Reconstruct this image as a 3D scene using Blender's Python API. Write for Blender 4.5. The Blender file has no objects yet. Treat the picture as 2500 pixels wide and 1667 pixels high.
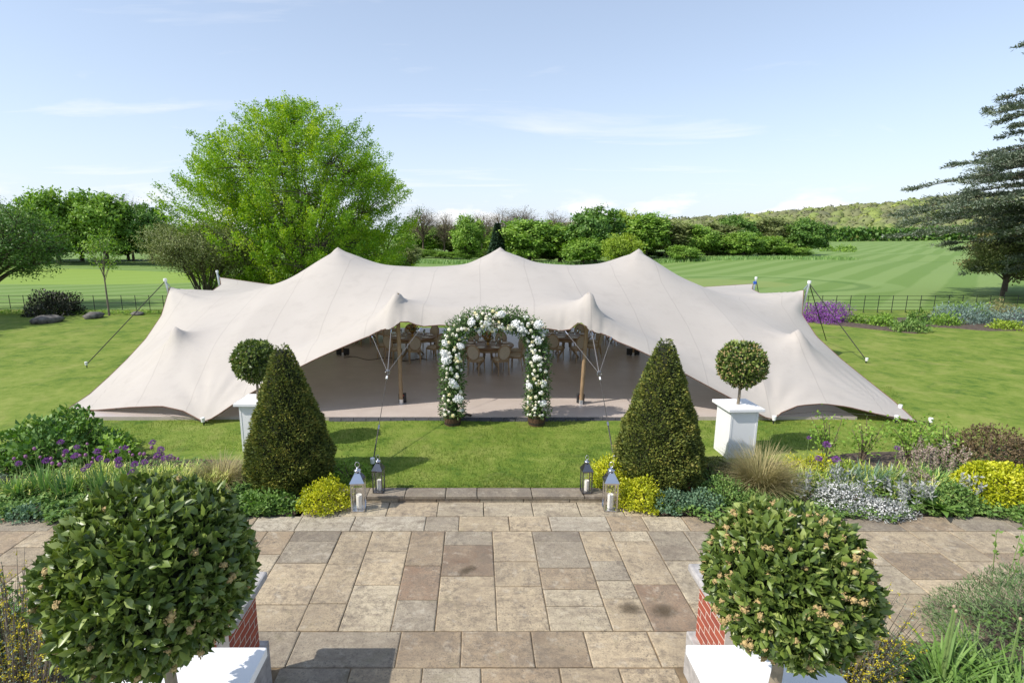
import bpy, bmesh, math, random
import numpy as np
from mathutils import Vector, Matrix

# ------------------------------------------------------------------ camera, sky, sun, exposure
S = bpy.context.scene
C = S.collection
rnd = random.Random(11)
rng = np.random.default_rng(11)
EYE = 4.4                       # metres above the lawn
FPX, U0, V0 = 1320.0, 1165.0, 833.5
PITCH = math.radians(11.06)

cam_data = bpy.data.cameras.new('camera')
cam = bpy.data.objects.new('camera', cam_data)
C.objects.link(cam)
cam.location = (0, 0, EYE)
cam.rotation_euler = (math.radians(90) - PITCH, 0, 0)
cam_data.sensor_width = 36
cam_data.lens = 36 * FPX / 2500
cam_data.shift_x = (1250 - U0) / 2500
cam_data.clip_start = 0.05
cam_data.clip_end = 6000
S.camera = cam

SUN_TRAVEL = Vector((0.94, 0.36, -1.0)).normalized()      # the way the light goes
SUN_EL = math.asin(-SUN_TRAVEL.z)
SUN_AZ = math.atan2(-SUN_TRAVEL.x, -SUN_TRAVEL.y)         # clockwise from +Y
world = bpy.data.worlds.new('World')
S.world = world
world.use_nodes = True
wn, wl = world.node_tree.nodes, world.node_tree.links
wn.clear()
w_out = wn.new('ShaderNodeOutputWorld')
w_bg = wn.new('ShaderNodeBackground')
w_bg.inputs['Strength'].default_value = 0.126
sky = wn.new('ShaderNodeTexSky')
sky.sky_type = 'NISHITA'
sky.sun_disc = False
sky.sun_elevation = SUN_EL
sky.sun_rotation = SUN_AZ
sky.air_density = 1.0
sky.dust_density = 0.8
sky.ozone_density = 1.0
# high thin cloud streaks, all round the sky
tc = wn.new('ShaderNodeTexCoord')
sep = wn.new('ShaderNodeSeparateXYZ')
wl.new(tc.outputs['Generated'], sep.inputs[0])
def wmath(op, a, b=None, c=None):
    n = wn.new('ShaderNodeMath'); n.operation = op
    for i, v in enumerate((a, b, c)):
        if v is None: continue
        if isinstance(v, (int, float)): n.inputs[i].default_value = v
        else: wl.new(v, n.inputs[i])
    return n.outputs[0]
zz = wmath('MAXIMUM', sep.outputs[2], 0.03)
zz = wmath('ADD', zz, 0.10)
cx = wmath('DIVIDE', sep.outputs[0], zz)
cy = wmath('DIVIDE', sep.outputs[1], zz)
comb = wn.new('ShaderNodeCombineXYZ')
wl.new(cx, comb.inputs[0]); wl.new(cy, comb.inputs[1])
mp = wn.new('ShaderNodeMapping')
mp.inputs['Location'].default_value = (2.08, 3.38, 0)
mp.inputs['Rotation'].default_value = (0, 0, 0.5)
mp.inputs['Scale'].default_value = (0.45, 1.25, 1)
wl.new(comb.outputs[0], mp.inputs[0])
nz = wn.new('ShaderNodeTexNoise')
nz.inputs['Scale'].default_value = 1.1
nz.inputs['Detail'].default_value = 7
nz.inputs['Roughness'].default_value = 0.58
nz.inputs['Distortion'].default_value = 0.6
wl.new(mp.outputs[0], nz.inputs['Vector'])
cr = wn.new('ShaderNodeMapRange')
cr.inputs['From Min'].default_value = 0.57
cr.inputs['From Max'].default_value = 0.82
cr.inputs['To Max'].default_value = 0.75
wl.new(nz.outputs['Fac'], cr.inputs['Value'])
mix = wn.new('ShaderNodeMix'); mix.data_type = 'RGBA'
# a bright summer veil of thin cloud, thicker towards the horizon all round
veil = wn.new('ShaderNodeMix'); veil.data_type = 'RGBA'
el = wmath('MAXIMUM', sep.outputs[2], 0.0)
vf = wmath('ADD', wmath('MULTIPLY', wmath('POWER', wmath('SUBTRACT', 1.0, el), 5.0), 0.56), 0.30)
wl.new(vf, veil.inputs['Factor'])
wl.new(sky.outputs[0], veil.inputs['A'])
veil.inputs['B'].default_value = (4.4, 4.95, 6.0, 1)
wl.new(cr.outputs[0], mix.inputs['Factor'])
wl.new(veil.outputs['Result'], mix.inputs['A'])
mix.inputs['B'].default_value = (6.0, 6.0, 6.1, 1)
mp2 = wn.new('ShaderNodeMapping'); mp2.inputs['Scale'].default_value = (1, 1, 3.2); mp2.inputs['Location'].default_value = (.37, .1, .2)
wl.new(tc.outputs['Generated'], mp2.inputs[0])
nz2 = wn.new('ShaderNodeTexNoise'); nz2.inputs['Scale'].default_value = 7.5; nz2.inputs['Detail'].default_value = 6; nz2.inputs['Roughness'].default_value = 0.55
wl.new(mp2.outputs[0], nz2.inputs['Vector'])
m2 = wn.new('ShaderNodeMapRange'); m2.inputs['From Min'].default_value = 0.50; m2.inputs['From Max'].default_value = 0.60; m2.inputs['To Max'].default_value = 0.8
wl.new(nz2.outputs['Fac'], m2.inputs['Value'])
band = wn.new('ShaderNodeMapRange'); band.inputs['From Min'].default_value = 0.045; band.inputs['From Max'].default_value = 0.085; band.inputs['To Min'].default_value = 1.0; band.inputs['To Max'].default_value = 0.0
wl.new(sep.outputs[2], band.inputs['Value'])
heap = wn.new('ShaderNodeMix'); heap.data_type = 'RGBA'
wl.new(wmath('MULTIPLY', m2.outputs[0], band.outputs[0]), heap.inputs['Factor'])
wl.new(mix.outputs['Result'], heap.inputs['A']); heap.inputs['B'].default_value = (6.2, 6.15, 6.15, 1)
wl.new(heap.outputs['Result'], w_bg.inputs['Color'])
wl.new(w_bg.outputs[0], w_out.inputs[0])

sun_data = bpy.data.lights.new('sun', 'SUN')
sun_data.energy = 3.5
sun_data.angle = math.radians(0.53)
sun_data.color = (1.0, 0.945, 0.865)
sun = bpy.data.objects.new('sun', sun_data)
C.objects.link(sun)
sun.rotation_euler = SUN_TRAVEL.to_track_quat('-Z', 'Y').to_euler()
sun.location = (-30, -20, 50)

S.view_settings.view_transform = 'Standard'
S.view_settings.look = 'None'
S.view_settings.gamma = 1
S.view_settings.use_curve_mapping = False
S.view_settings.exposure = 0.55
S.render.engine = 'CYCLES'
try:
    S.cycles.use_denoising = True
    S.cycles.max_bounces = 6
    S.cycles.transparent_max_bounces = 8
except Exception:
    pass

# ------------------------------------------------------------------ measuring on the ground
def ray(u, v):
    x = (u - U0) / FPX; y = (v - V0) / FPX
    return x, math.cos(PITCH) - y * math.sin(PITCH), -(y * math.cos(PITCH) + math.sin(PITCH))
def gp(u, v, z=0.0):
    x, f, d = ray(u, v); t = (z - EYE) / d
    return Vector((x * t, f * t, z))
def dp(u, v, Y):
    x, f, d = ray(u, v); t = Y / f
    return Vector((x * t, Y, EYE + d * t))

# ------------------------------------------------------------------ materials
def new_mat(name):
    m = bpy.data.materials.new(name); m.use_nodes = True
    nt = m.node_tree
    return m, nt, nt.nodes['Principled BSDF'], nt.nodes['Material Output']
def N(nt, t, **kw):
    n = nt.nodes.new(t)
    for k, v in kw.items(): setattr(n, k, v)
    return n
def noise(nt, vec, scale, detail=4, rough=0.55, dist=0.0):
    n = N(nt, 'ShaderNodeTexNoise')
    n.inputs['Scale'].default_value = scale; n.inputs['Detail'].default_value = detail
    n.inputs['Roughness'].default_value = rough; n.inputs['Distortion'].default_value = dist
    if vec is not None: nt.links.new(vec, n.inputs['Vector'])
    return n.outputs['Fac']
def ramp(nt, fac, stops):
    r = N(nt, 'ShaderNodeValToRGB')
    e = r.color_ramp.elements
    while len(e) < len(stops): e.new(0.5)
    for i, (p, c) in enumerate(stops):
        e[i].position = p; e[i].color = (c, c, c, 1) if isinstance(c, (int, float)) else (*c, 1)
    nt.links.new(fac, r.inputs[0])
    return r.outputs[0]
def mixc(nt, fac, a, b, blend='MIX'):
    m = N(nt, 'ShaderNodeMix', data_type='RGBA', blend_type=blend)
    for sock, v in (('Factor', fac), ('A', a), ('B', b)):
        if isinstance(v, (int, float)): m.inputs[sock].default_value = v
        elif isinstance(v, tuple): m.inputs[sock].default_value = (*v, 1)
        else: nt.links.new(v, m.inputs[sock])
    return m.outputs['Result']
def mth(nt, op, a, b=None):
    n = N(nt, 'ShaderNodeMath', operation=op)
    for i, v in enumerate((a, b)):
        if v is None: continue
        if isinstance(v, (int, float)): n.inputs[i].default_value = v
        else: nt.links.new(v, n.inputs[i])
    return n.outputs[0]
def bump(nt, bsdf, h, strength=0.3, dist=0.01):
    b = N(nt, 'ShaderNodeBump'); b.inputs['Strength'].default_value = strength; b.inputs['Distance'].default_value = dist
    nt.links.new(h, b.inputs['Height']); nt.links.new(b.outputs[0], bsdf.inputs['Normal'])
def coords(nt, kind='Object'):
    return N(nt, 'ShaderNodeTexCoord').outputs[kind]

def plain(name, rgb, rough=0.6, metal=0.0, vary=0.12, scale=6.0, bmp=0.0, bscale=40.0):
    m, nt, b, o = new_mat(name)
    v = coords(nt)
    f = noise(nt, v, scale, 4)
    dark = tuple(c * (1 - vary) for c in rgb); lite = tuple(min(1, c * (1 + vary)) for c in rgb)
    nt.links.new(ramp(nt, f, [(0.3, dark), (0.7, lite)]), b.inputs['Base Color'])
    b.inputs['Roughness'].default_value = rough; b.inputs['Metallic'].default_value = metal
    if bmp: bump(nt, b, noise(nt, v, bscale, 3), bmp, 0.01)
    return m

GAIN = {'bay_leaf_': 1, 'spring_leaf': 1.35, 'mid_leaf': 1.8, 'deep_leaf': 1.75, 'olive_leaf': 1.4, 'lime_leaf': 1.4, 'yew_leaf': 1.6, 'bay_leaf': 1.5, 'cedar_leaf': 1.5, 'russet_leaf': 1.5, 'bud_leaf': 1.35, 'geranium_leaf': 1.5, 'bulb_blade': 1.75, 'gold_leaf': 1.2, 'silver_leaf': .66, 'sage_leaf': 1.2, 'straw_blade': 1.15, 'rue_leaf': 1.25, 'conifer_leaf': 1.5, 'iris_blade': 1.7, 'hill_leaf': 1.0, 'plum_leaf': 1.2, 'arch_leaf': 1.35, 'fresh_leaf': 1.15}
def foliage(name, cols, rough=0.55, trans=0.28, spec=0.35):
    """leaf colour runs along the per-leaf attribute 'tone' (0..1)"""
    m, nt, b, o = new_mat(name)
    a = N(nt, 'ShaderNodeAttribute', attribute_name='tone')
    k = len(cols) - 1
    cols = [tuple(min(.9, q * GAIN.get(name, 1.0)) for q in c_) for c_ in cols]
    col = ramp(nt, a.outputs['Fac'], [(i / k, c) for i, c in enumerate(cols)])
    nt.links.new(col, b.inputs['Base Color'])
    b.inputs['Roughness'].default_value = rough
    b.inputs['Specular IOR Level'].default_value = spec
    if trans > 0:
        t = N(nt, 'ShaderNodeBsdfTranslucent')
        hs = N(nt, 'ShaderNodeHueSaturation'); hs.inputs['Saturation'].default_value = 1.15; hs.inputs['Value'].default_value = 1.25
        nt.links.new(col, hs.inputs['Color']); nt.links.new(hs.outputs[0], t.inputs['Color'])
        ms = N(nt, 'ShaderNodeMixShader'); ms.inputs[0].default_value = trans
        nt.links.new(b.outputs[0], ms.inputs[1]); nt.links.new(t.outputs[0], ms.inputs[2])
        nt.links.new(ms.outputs[0], o.inputs['Surface'])
    return m

M = {}
M['bark'] = plain('bark', (0.085, 0.068, 0.05), 0.9, 0, 0.4, 5, 0.6, 14)
M['grey_bark'] = plain('grey_bark', (0.17, 0.14, 0.11), 0.9, 0, 0.3, 5, 0.5, 14)
M['twig'] = plain('twig', (0.13, 0.095, 0.065), 0.9, 0, 0.3, 5)
M['bay_stem'] = plain('bay_stem', (0.20, 0.165, 0.115), 0.8, 0, 0.25, 12, 0.4, 40)
M['soil'] = plain('soil', (0.085, 0.062, 0.045), 0.95, 0, 0.45, 9, 0.9, 30)
M['white_paint'] = plain('white_paint', (0.80, 0.80, 0.80), 0.45, 0, 0.02, 3, 0.05, 60)
M['iron'] = plain('iron', (0.028, 0.034, 0.032), 0.5, 0.4, 0.2, 8)
M['steel'] = plain('steel', (0.62, 0.62, 0.64), 0.16, 1.0, 0.06, 8)
M['dark_steel'] = plain('dark_steel', (0.17, 0.17, 0.18), 0.22, 0.9, 0.08, 8)
M['aluminium'] = plain('aluminium', (0.72, 0.72, 0.72), 0.35, 0.9, 0.05, 8)
M['wax'] = plain('wax', (0.82, 0.79, 0.72), 0.5, 0, 0.03, 10)
M['rope'] = plain('rope', (0.06, 0.055, 0.05), 0.8, 0, 0.2, 30)
M['pale_rope'] = plain('pale_rope', (0.15, 0.145, 0.145), 0.7, 0, 0.15, 30)
M['hem'] = plain('hem', (0.16, 0.085, 0.06), 0.8, 0, 0.2, 12)
M['pole_wood'] = plain('pole_wood', (0.30, 0.20, 0.11), 0.55, 0, 0.2, 5, 0.1, 30)
M['chair_wood'] = plain('chair_wood', (0.44, 0.315, 0.19), 0.55, 0, 0.2, 9)
M['chair_linen'] = plain('chair_linen', (0.60, 0.53, 0.42), 0.9, 0, 0.06, 20)
M['table_wood'] = plain('table_wood', (0.22, 0.125, 0.06), 0.4, 0, 0.25, 4)
M['brass'] = plain('brass', (0.55, 0.36, 0.13), 0.35, 0.9, 0.2, 8)
M['rubber'] = plain('rubber', (0.045, 0.045, 0.05), 0.7, 0, 0.25, 8, 0.2, 60)
M['black_box'] = plain('black_box', (0.02, 0.02, 0.022), 0.5, 0, 0.2, 8)
M['red_plastic'] = plain('red_plastic', (0.45, 0.03, 0.02), 0.4, 0, 0.1, 8)
M['blue_strap'] = plain('blue_strap', (0.03, 0.12, 0.55), 0.6, 0, 0.1, 8)
M['rock'] = plain('rock', (0.125, 0.115, 0.105), 0.95, 0, 0.65, 5, 1.0, 12)
M['tub_wood'] = plain('tub_wood', (0.095, 0.05, 0.026), 0.8, 0, 0.45, 14, 0.5, 40)
M['hydrangea'] = plain('hydrangea', (0.80, 0.80, 0.78), 0.7, 0, 0.05, 30)
M['rose_cream'] = plain('rose_cream', (0.78, 0.74, 0.56), 0.65, 0, 0.08, 30)
M['rose_yellow'] = plain('rose_yellow', (0.74, 0.66, 0.36), 0.65, 0, 0.1, 30)
M['rose_white'] = plain('rose_white', (0.80, 0.78, 0.72), 0.65, 0, 0.05, 30)
M['bay_flower'] = plain('bay_flower', (0.40, 0.29, 0.125), 0.8, 0, 0.25, 60)
M['allium'] = plain('allium', (0.28, 0.055, 0.34), 0.7, 0, 0.35, 40, 0.8, 160)
M['allium_bud'] = plain('allium_bud', (0.26, 0.10, 0.22), 0.7, 0, 0.3, 40)
M['stem_green'] = plain('stem_green', (0.16, 0.24, 0.07), 0.6, 0, 0.2, 12)
M['dry_stem'] = plain('dry_stem', (0.42, 0.31, 0.21), 0.8, 0, 0.2, 12)
M['glass_bottle'] = plain('glassware', (0.6, 0.62, 0.65), 0.05, 0, 0.02, 5)
M['glass_bottle'].node_tree.nodes['Principled BSDF'].inputs['Transmission Weight'].default_value = 0.9

m, nt, b, o = new_mat('pane_glass')            # thin lantern glass
tr = N(nt, 'ShaderNodeBsdfTransparent'); gl = N(nt, 'ShaderNodeBsdfGlossy'); gl.inputs['Roughness'].default_value = 0.03
ms = N(nt, 'ShaderNodeMixShader')
ms.inputs[0].default_value = 0.07; nt.links.new(tr.outputs[0], ms.inputs[1]); nt.links.new(gl.outputs[0], ms.inputs[2])
nt.links.new(ms.outputs[0], o.inputs['Surface'])
M['pane_glass'] = m

# mown lawn
def grass_mat(name, dark, mid, lite, straw, stripes=False):
    m, nt, b, o = new_mat(name)
    v = coords(nt)
    f1 = noise(nt, v, 0.45, 5, 0.6)
    f2 = noise(nt, v, 3.2, 5, 0.65)
    f3 = mth(nt, 'ADD', mth(nt, 'MULTIPLY', noise(nt, v, 38, 3, 0.7), .5), mth(nt, 'MULTIPLY', noise(nt, v, 12, 4, 0.7), .5))
    f4 = noise(nt, v, 1.3, 5, 0.72, 0.5)
    s = mth(nt, 'ADD', mth(nt, 'MULTIPLY', f1, 0.26), mth(nt, 'ADD', mth(nt, 'MULTIPLY', f2, 0.24), mth(nt, 'ADD', mth(nt, 'MULTIPLY', f4, 0.28), mth(nt, 'MULTIPLY', f3, 0.22))))
    col = ramp(nt, s, [(0.41, dark), (0.49, mid), (0.58, lite)])
    st = ramp(nt, noise(nt, v, 0.9, 6, 0.7, 0.6), [(0.52, 0.0), (0.70, 0.45)])
    col = mixc(nt, st, col, straw)
    if stripes:
        sp = N(nt, 'ShaderNodeSeparateXYZ'); nt.links.new(v, sp.inputs[0])
        X, Y = sp.outputs[0], sp.outputs[1]
        # mown fairways: straight parallel strips running away to the right
        def ell(cx_, cy_, dx_, dy_, ra_, rb_, wob=.35, ns=.05):
            l_ = math.hypot(dx_, dy_); dx_, dy_ = dx_ / l_, dy_ / l_
            px_ = mth(nt, 'SUBTRACT', X, cx_); py_ = mth(nt, 'SUBTRACT', Y, cy_)
            a_ = mth(nt, 'ADD', mth(nt, 'MULTIPLY', px_, dx_ / ra_), mth(nt, 'MULTIPLY', py_, dy_ / ra_))
            b_ = mth(nt, 'ADD', mth(nt, 'MULTIPLY', px_, -dy_ / rb_), mth(nt, 'MULTIPLY', py_, dx_ / rb_))
            e_ = mth(nt, 'ADD', mth(nt, 'POWER', mth(nt, 'ABSOLUTE', a_), 2.6), mth(nt, 'POWER', mth(nt, 'ABSOLUTE', b_), 2.6))
            return mth(nt, 'ADD', e_, mth(nt, 'MULTIPLY', mth(nt, 'SUBTRACT', noise(nt, v, ns, 2), .5), wob))
        q = mth(nt, 'ADD', mth(nt, 'MULTIPLY', X, 0.73), mth(nt, 'MULTIPLY', Y, -0.683))
        q = mth(nt, 'ADD', q, mth(nt, 'MULTIPLY', noise(nt, v, .05, 2), 1.2))
        w = mth(nt, 'SINE', mth(nt, 'MULTIPLY', q, 6.2832 / 4.3))
        w = ramp(nt, mth(nt, 'ADD', mth(nt, 'MULTIPLY', w, 0.5), 0.5), [(0.40, 0.0), (0.60, 1.0)])
        strip = mixc(nt, w, (0.142, 0.228, 0.054), (0.186, 0.270, 0.080))  # mowing sheen, light and dark by direction, painted as two greens
        for args in ((55, 77.5, .86, .52, 36, 10.5), (104, 135, .65, .76, 50, 15)):
            e = ell(*args)
            col = mixc(nt, ramp(nt, e, [(1.0, 0.8), (1.04, 0.0)]), col, strip)
            col = mixc(nt, ramp(nt, mth(nt, 'ABSOLUTE', mth(nt, 'SUBTRACT', e, 1.12)), [(.0, .55), (.07, .0)]), col, (0.07, 0.145, 0.028))
        e = ell(22.5, 52, 1, .3, 12.5, 8.5, .2)
        col = mixc(nt, ramp(nt, mth(nt, 'ABSOLUTE', mth(nt, 'SUBTRACT', e, 1.25)), [(.10, .55), (.2, .0)]), col, (0.075, 0.15, 0.03))
        col = mixc(nt, ramp(nt, mth(nt, 'ABSOLUTE', mth(nt, 'SUBTRACT', e, 1.9)), [(.25, .6), (.38, .0)]), col, (0.20, 0.29, 0.09))
        # the green: short, paler, oval; one near behind the marquee on the right, one far left
        for gx, gy, ra, rb, c in ((22, 53, 9, 6.5, (0.225, 0.285, 0.085)), (-52, 62, 30, 11, (0.24, 0.34, 0.06))):
            ee = mth(nt, 'ADD', mth(nt, 'POWER', mth(nt, 'DIVIDE', mth(nt, 'SUBTRACT', X, gx), ra), 2), mth(nt, 'POWER', mth(nt, 'DIVIDE', mth(nt, 'SUBTRACT', Y, gy), rb), 2))
            ee = mth(nt, 'ADD', ee, mth(nt, 'MULTIPLY', noise(nt, v, 0.09, 2), 0.3))
            g = ramp(nt, ee, [(0.98, 0.8), (1.03, 0.0)])
            fine = mth(nt, 'SINE', mth(nt, 'MULTIPLY', mth(nt, 'ADD', Y, mth(nt, 'MULTIPLY', X, 0.18)), 4.5))
            cc = mixc(nt, mth(nt, 'ADD', mth(nt, 'MULTIPLY', fine, 0.5), 0.5), c, tuple(k * 0.94 for k in c))  # faint mowing sheen painted into the colour as narrow bars
            col = mixc(nt, g, col, cc)
    nt.links.new(col, b.inputs['Base Color'])
    b.inputs['Roughness'].default_value = 0.85
    b.inputs['Specular IOR Level'].default_value = 0.15
    bump(nt, b, mth(nt, 'ADD', f3, mth(nt, 'MULTIPLY', f2, 0.6)), 0.45, 0.03)
    return m
M['lawn'] = grass_mat('lawn', (0.064, 0.128, 0.018), (0.146, 0.208, 0.030), (0.225, 0.268, 0.058), (0.28, 0.262, 0.09))
M['field'] = grass_mat('field', (0.085, 0.165, 0.030), (0.125, 0.220, 0.045), (0.165, 0.260, 0.060), (0.20, 0.26, 0.08), True)

# riven sandstone: colour of each slab comes from its object colour
m, nt, b, o = new_mat('sandstone')
oi = N(nt, 'ShaderNodeObjectInfo')
vv = N(nt, 'ShaderNodeVectorMath', operation='ADD')
geo = N(nt, 'ShaderNodeNewGeometry')
nt.links.new(geo.outputs['Position'], vv.inputs[0])
cmb = N(nt, 'ShaderNodeCombineXYZ')
nt.links.new(mth(nt, 'MULTIPLY', oi.outputs['Random'], 90), cmb.inputs[0]); nt.links.new(mth(nt, 'MULTIPLY', oi.outputs['Random'], 37), cmb.inputs[1])
nt.links.new(cmb.outputs[0], vv.inputs[1])
v = vv.outputs[0]
f_big = noise(nt, v, 2.6, 6, 0.62, 0.5)
f_mid = noise(nt, v, 11, 6, 0.7, 0.3)
f_fine = noise(nt, v, 55, 4, 0.75)
col = mixc(nt, ramp(nt, f_big, [(0.35, 0.0), (0.65, 0.75)]), oi.outputs['Color'], mixc(nt, 0.45, oi.outputs['Color'], (0.50, 0.42, 0.29)))
stain = ramp(nt, f_mid, [(0.42, 0.0), (0.66, 0.85)])
patch = ramp(nt, noise(nt, v, 1.9, 5, 0.6, 0.8), [(0.44, 0.0), (0.58, 1.0)])
col = mixc(nt, mth(nt, 'MULTIPLY', mth(nt, 'ADD', mth(nt, 'MULTIPLY', patch, 0.75), 0.25), stain), col, (0.145, 0.118, 0.088))
sv = N(nt, 'ShaderNodeMapping'); sv.inputs['Scale'].default_value = (2.2, 11, 4); sv.inputs['Rotation'].default_value = (0, 0, .5); nt.links.new(v, sv.inputs[0])
streak = ramp(nt, noise(nt, sv.outputs[0], 1.4, 6, 0.72, .4), [(0.46, 0.0), (0.68, 0.5)])
col = mixc(nt, streak, col, (0.20, 0.155, 0.115))
dots = ramp(nt, noise(nt, v, 42, 3, 0.75), [(0.56, 0.0), (0.64, 0.85)])
dots = mth(nt, 'MULTIPLY', dots, ramp(nt, noise(nt, v, 2.1, 4, .6), [(.38, .35), (.6, 1.0)]))
col = mixc(nt, dots, col, (0.10, 0.085, 0.07))
speck = ramp(nt, f_fine, [(0.52, 0.0), (0.64, 0.8)])
col = mixc(nt, mth(nt, 'MULTIPLY', speck, mth(nt, 'ADD', mth(nt, 'MULTIPLY', f_big, 0.9), 0.1)), col, (0.09, 0.082, 0.07))
pale = ramp(nt, noise(nt, v, 7, 5, 0.7), [(0.56, 0.0), (0.7, 0.45)])
col = mixc(nt, pale, col, (0.52, 0.465, 0.37))
wet = ramp(nt, noise(nt, geo.outputs['Position'], 1.15, 7, 0.66, 0.9), [(0.47, 0.0), (0.66, 0.48)])
col = mixc(nt, wet, col, (0.17, 0.135, 0.10))
moss = ramp(nt, noise(nt, geo.outputs['Position'], 2.7, 6, 0.7, 0.6), [(0.58, 0.0), (0.74, 0.40)])
col = mixc(nt, moss, col, (0.17, 0.155, 0.075))
nt.links.new(col, b.inputs['Base Color'])
b.inputs['Roughness'].default_value = 0.9
bump(nt, b, mth(nt, 'ADD', f_mid, mth(nt, 'MULTIPLY', f_fine, 0.5)), 0.55, 0.012)
M['sandstone'] = m
M['mortar'] = plain('mortar', (0.20, 0.145, 0.085), 0.95, 0, 0.6, 5, 0.5, 60)
M['grey_stone'] = plain('grey_stone', (0.38, 0.36, 0.34), 0.85, 0, 0.25, 14, 0.5, 50)
M['lime_mortar'] = plain('lime_mortar', (0.62, 0.54, 0.45), 0.95, 0, 0.1, 20)
m, nt, b, o = new_mat('red_brick')
oi = N(nt, 'ShaderNodeObjectInfo')
c0 = ramp(nt, oi.outputs['Random'], [(0.0, (0.30, 0.062, 0.035)), (0.5, (0.36, 0.085, 0.045)), (1.0, (0.26, 0.06, 0.04))])
nt.links.new(mixc(nt, 0.5, c0, mixc(nt, noise(nt, coords(nt), 18, 4), (0.9, 0.9, 0.9), (1.1, 1.1, 1.1)), 'MULTIPLY'), b.inputs['Base Color'])
b.inputs['Roughness'].default_value = 0.85
M['red_brick'] = m

# stretch fabric: sewn panels (u runs across the tent)
m, nt, b, o = new_mat('stretch_fabric')
uv = N(nt, 'ShaderNodeUVMap'); uv.uv_map = 'UVMap'
sp = N(nt, 'ShaderNodeSeparateXYZ'); nt.links.new(uv.outputs[0], sp.inputs[0])
fr = mth(nt, 'FRACT', mth(nt, 'MULTIPLY', sp.outputs[0], 15.0))
d = mth(nt, 'ABSOLUTE', mth(nt, 'SUBTRACT', fr, 0.5))
seam = ramp(nt, d, [(0.0, 1.0), (0.009, 1.0), (0.013, 0.0)])
v = coords(nt)
base = ramp(nt, noise(nt, v, 0.7, 5, 0.6), [(0.3, (0.485, 0.442, 0.392)), (0.7, (0.520, 0.477, 0.427))])
col = mixc(nt, mth(nt, 'MULTIPLY', seam, 0.24), base, (0.28, 0.25, 0.22))
sm = ramp(nt, noise(nt, v, 2.2, 6, 0.7), [(0.52, 0.0), (0.8, 0.22)])
col = mixc(nt, sm, col, (0.25, 0.22, 0.195))
nt.links.new(col, b.inputs['Base Color'])
b.inputs['Roughness'].default_value = 0.75
b.inputs['Sheen Weight'].default_value = 0.05
hh = mth(nt, 'ADD', mth(nt, 'MULTIPLY', seam, 0.5), mth(nt, 'MULTIPLY', noise(nt, v, 1.2, 3), 0.8))
bump(nt, b, hh, 0.16, 0.03)
t_ = N(nt, 'ShaderNodeBsdfTranslucent'); nt.links.new(col, t_.inputs['Color'])
x_ = N(nt, 'ShaderNodeMixShader'); x_.inputs[0].default_value = 0.13
nt.links.new(b.outputs[0], x_.inputs[1]); nt.links.new(t_.outputs[0], x_.inputs[2]); nt.links.new(x_.outputs[0], o.inputs['Surface'])
M['stretch_fabric'] = m

# tent floor: pale board
m, nt, b, o = new_mat('floor_board')
v = coords(nt)
sp = N(nt, 'ShaderNodeSeparateXYZ'); nt.links.new(v, sp.inputs[0])
ln = mth(nt, 'FRACT', mth(nt, 'MULTIPLY', sp.outputs[1], 7.0))
gap = ramp(nt, ln, [(0.0, 1.0), (0.05, 1.0), (0.09, 0.0)])
base = ramp(nt, noise(nt, v, 1.6, 5, 0.6), [(0.3, (0.46, 0.39, 0.345)), (0.7, (0.54, 0.465, 0.415))])
nt.links.new(mixc(nt, mth(nt, 'MULTIPLY', gap, 0.35), base, (0.22, 0.18, 0.15)), b.inputs['Base Color'])
b.inputs['Roughness'].default_value = 0.36
M['floor_board'] = m

F = {}
F['bright'] = foliage('spring_leaf', [(0.066, 0.150, 0.012), (0.132, 0.255, 0.016), (0.225, 0.345, 0.022), (0.35, 0.43, 0.040)], 0.5, 0.42)
F['mid'] = foliage('mid_leaf', [(0.050, 0.100, 0.016), (0.090, 0.165, 0.024), (0.140, 0.225, 0.034), (0.19, 0.27, 0.05)], 0.55, 0.25)
F['deep'] = foliage('deep_leaf', [(0.028, 0.066, 0.014), (0.052, 0.112, 0.020), (0.085, 0.155, 0.028), (0.12, 0.185, 0.036)], 0.5, 0.2)
F['olive'] = foliage('olive_leaf', [(0.080, 0.105, 0.032), (0.125, 0.155, 0.050), (0.17, 0.195, 0.07), (0.22, 0.245, 0.095)], 0.6, 0.25)
F['lime'] = foliage('lime_leaf', [(0.105, 0.17, 0.018), (0.17, 0.245, 0.026), (0.235, 0.31, 0.038), (0.30, 0.36, 0.055)], 0.6, 0.3)
F['bare'] = foliage('bud_leaf', [(0.11, 0.09, 0.06), (0.16, 0.135, 0.09), (0.19, 0.17, 0.10), (0.20, 0.20, 0.10)], 0.8, 0.1)
F['conifer'] = foliage('conifer_leaf', [(0.010, 0.026, 0.014), (0.018, 0.042, 0.020), (0.028, 0.058, 0.026), (0.04, 0.075, 0.032)], 0.6, 0.1)
F['cedar'] = foliage('cedar_leaf', [(0.052, 0.074, 0.048), (0.088, 0.116, 0.078), (0.135, 0.16, 0.112), (0.19, 0.21, 0.155)], 0.6, 0.1)
F['russet'] = foliage('russet_leaf', [(0.075, 0.065, 0.030), (0.115, 0.105, 0.042), (0.15, 0.145, 0.055), (0.17, 0.19, 0.07)], 0.6, 0.2)
F['yew'] = foliage('yew_leaf', [(0.032, 0.048, 0.013), (0.072, 0.095, 0.020), (0.130, 0.148, 0.028), (0.225, 0.195, 0.045)], 0.6, 0.1)
F['bay'] = foliage('bay_leaf', [(0.034, 0.058, 0.013), (0.068, 0.104, 0.020), (0.122, 0.165, 0.032), (0.215, 0.255, 0.075)], 0.38, 0.15, 0.5)
F['gold'] = foliage('gold_leaf', [(0.17, 0.22, 0.012), (0.34, 0.38, 0.016), (0.48, 0.49, 0.022), (0.60, 0.57, 0.06)], 0.45, 0.25)
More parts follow.
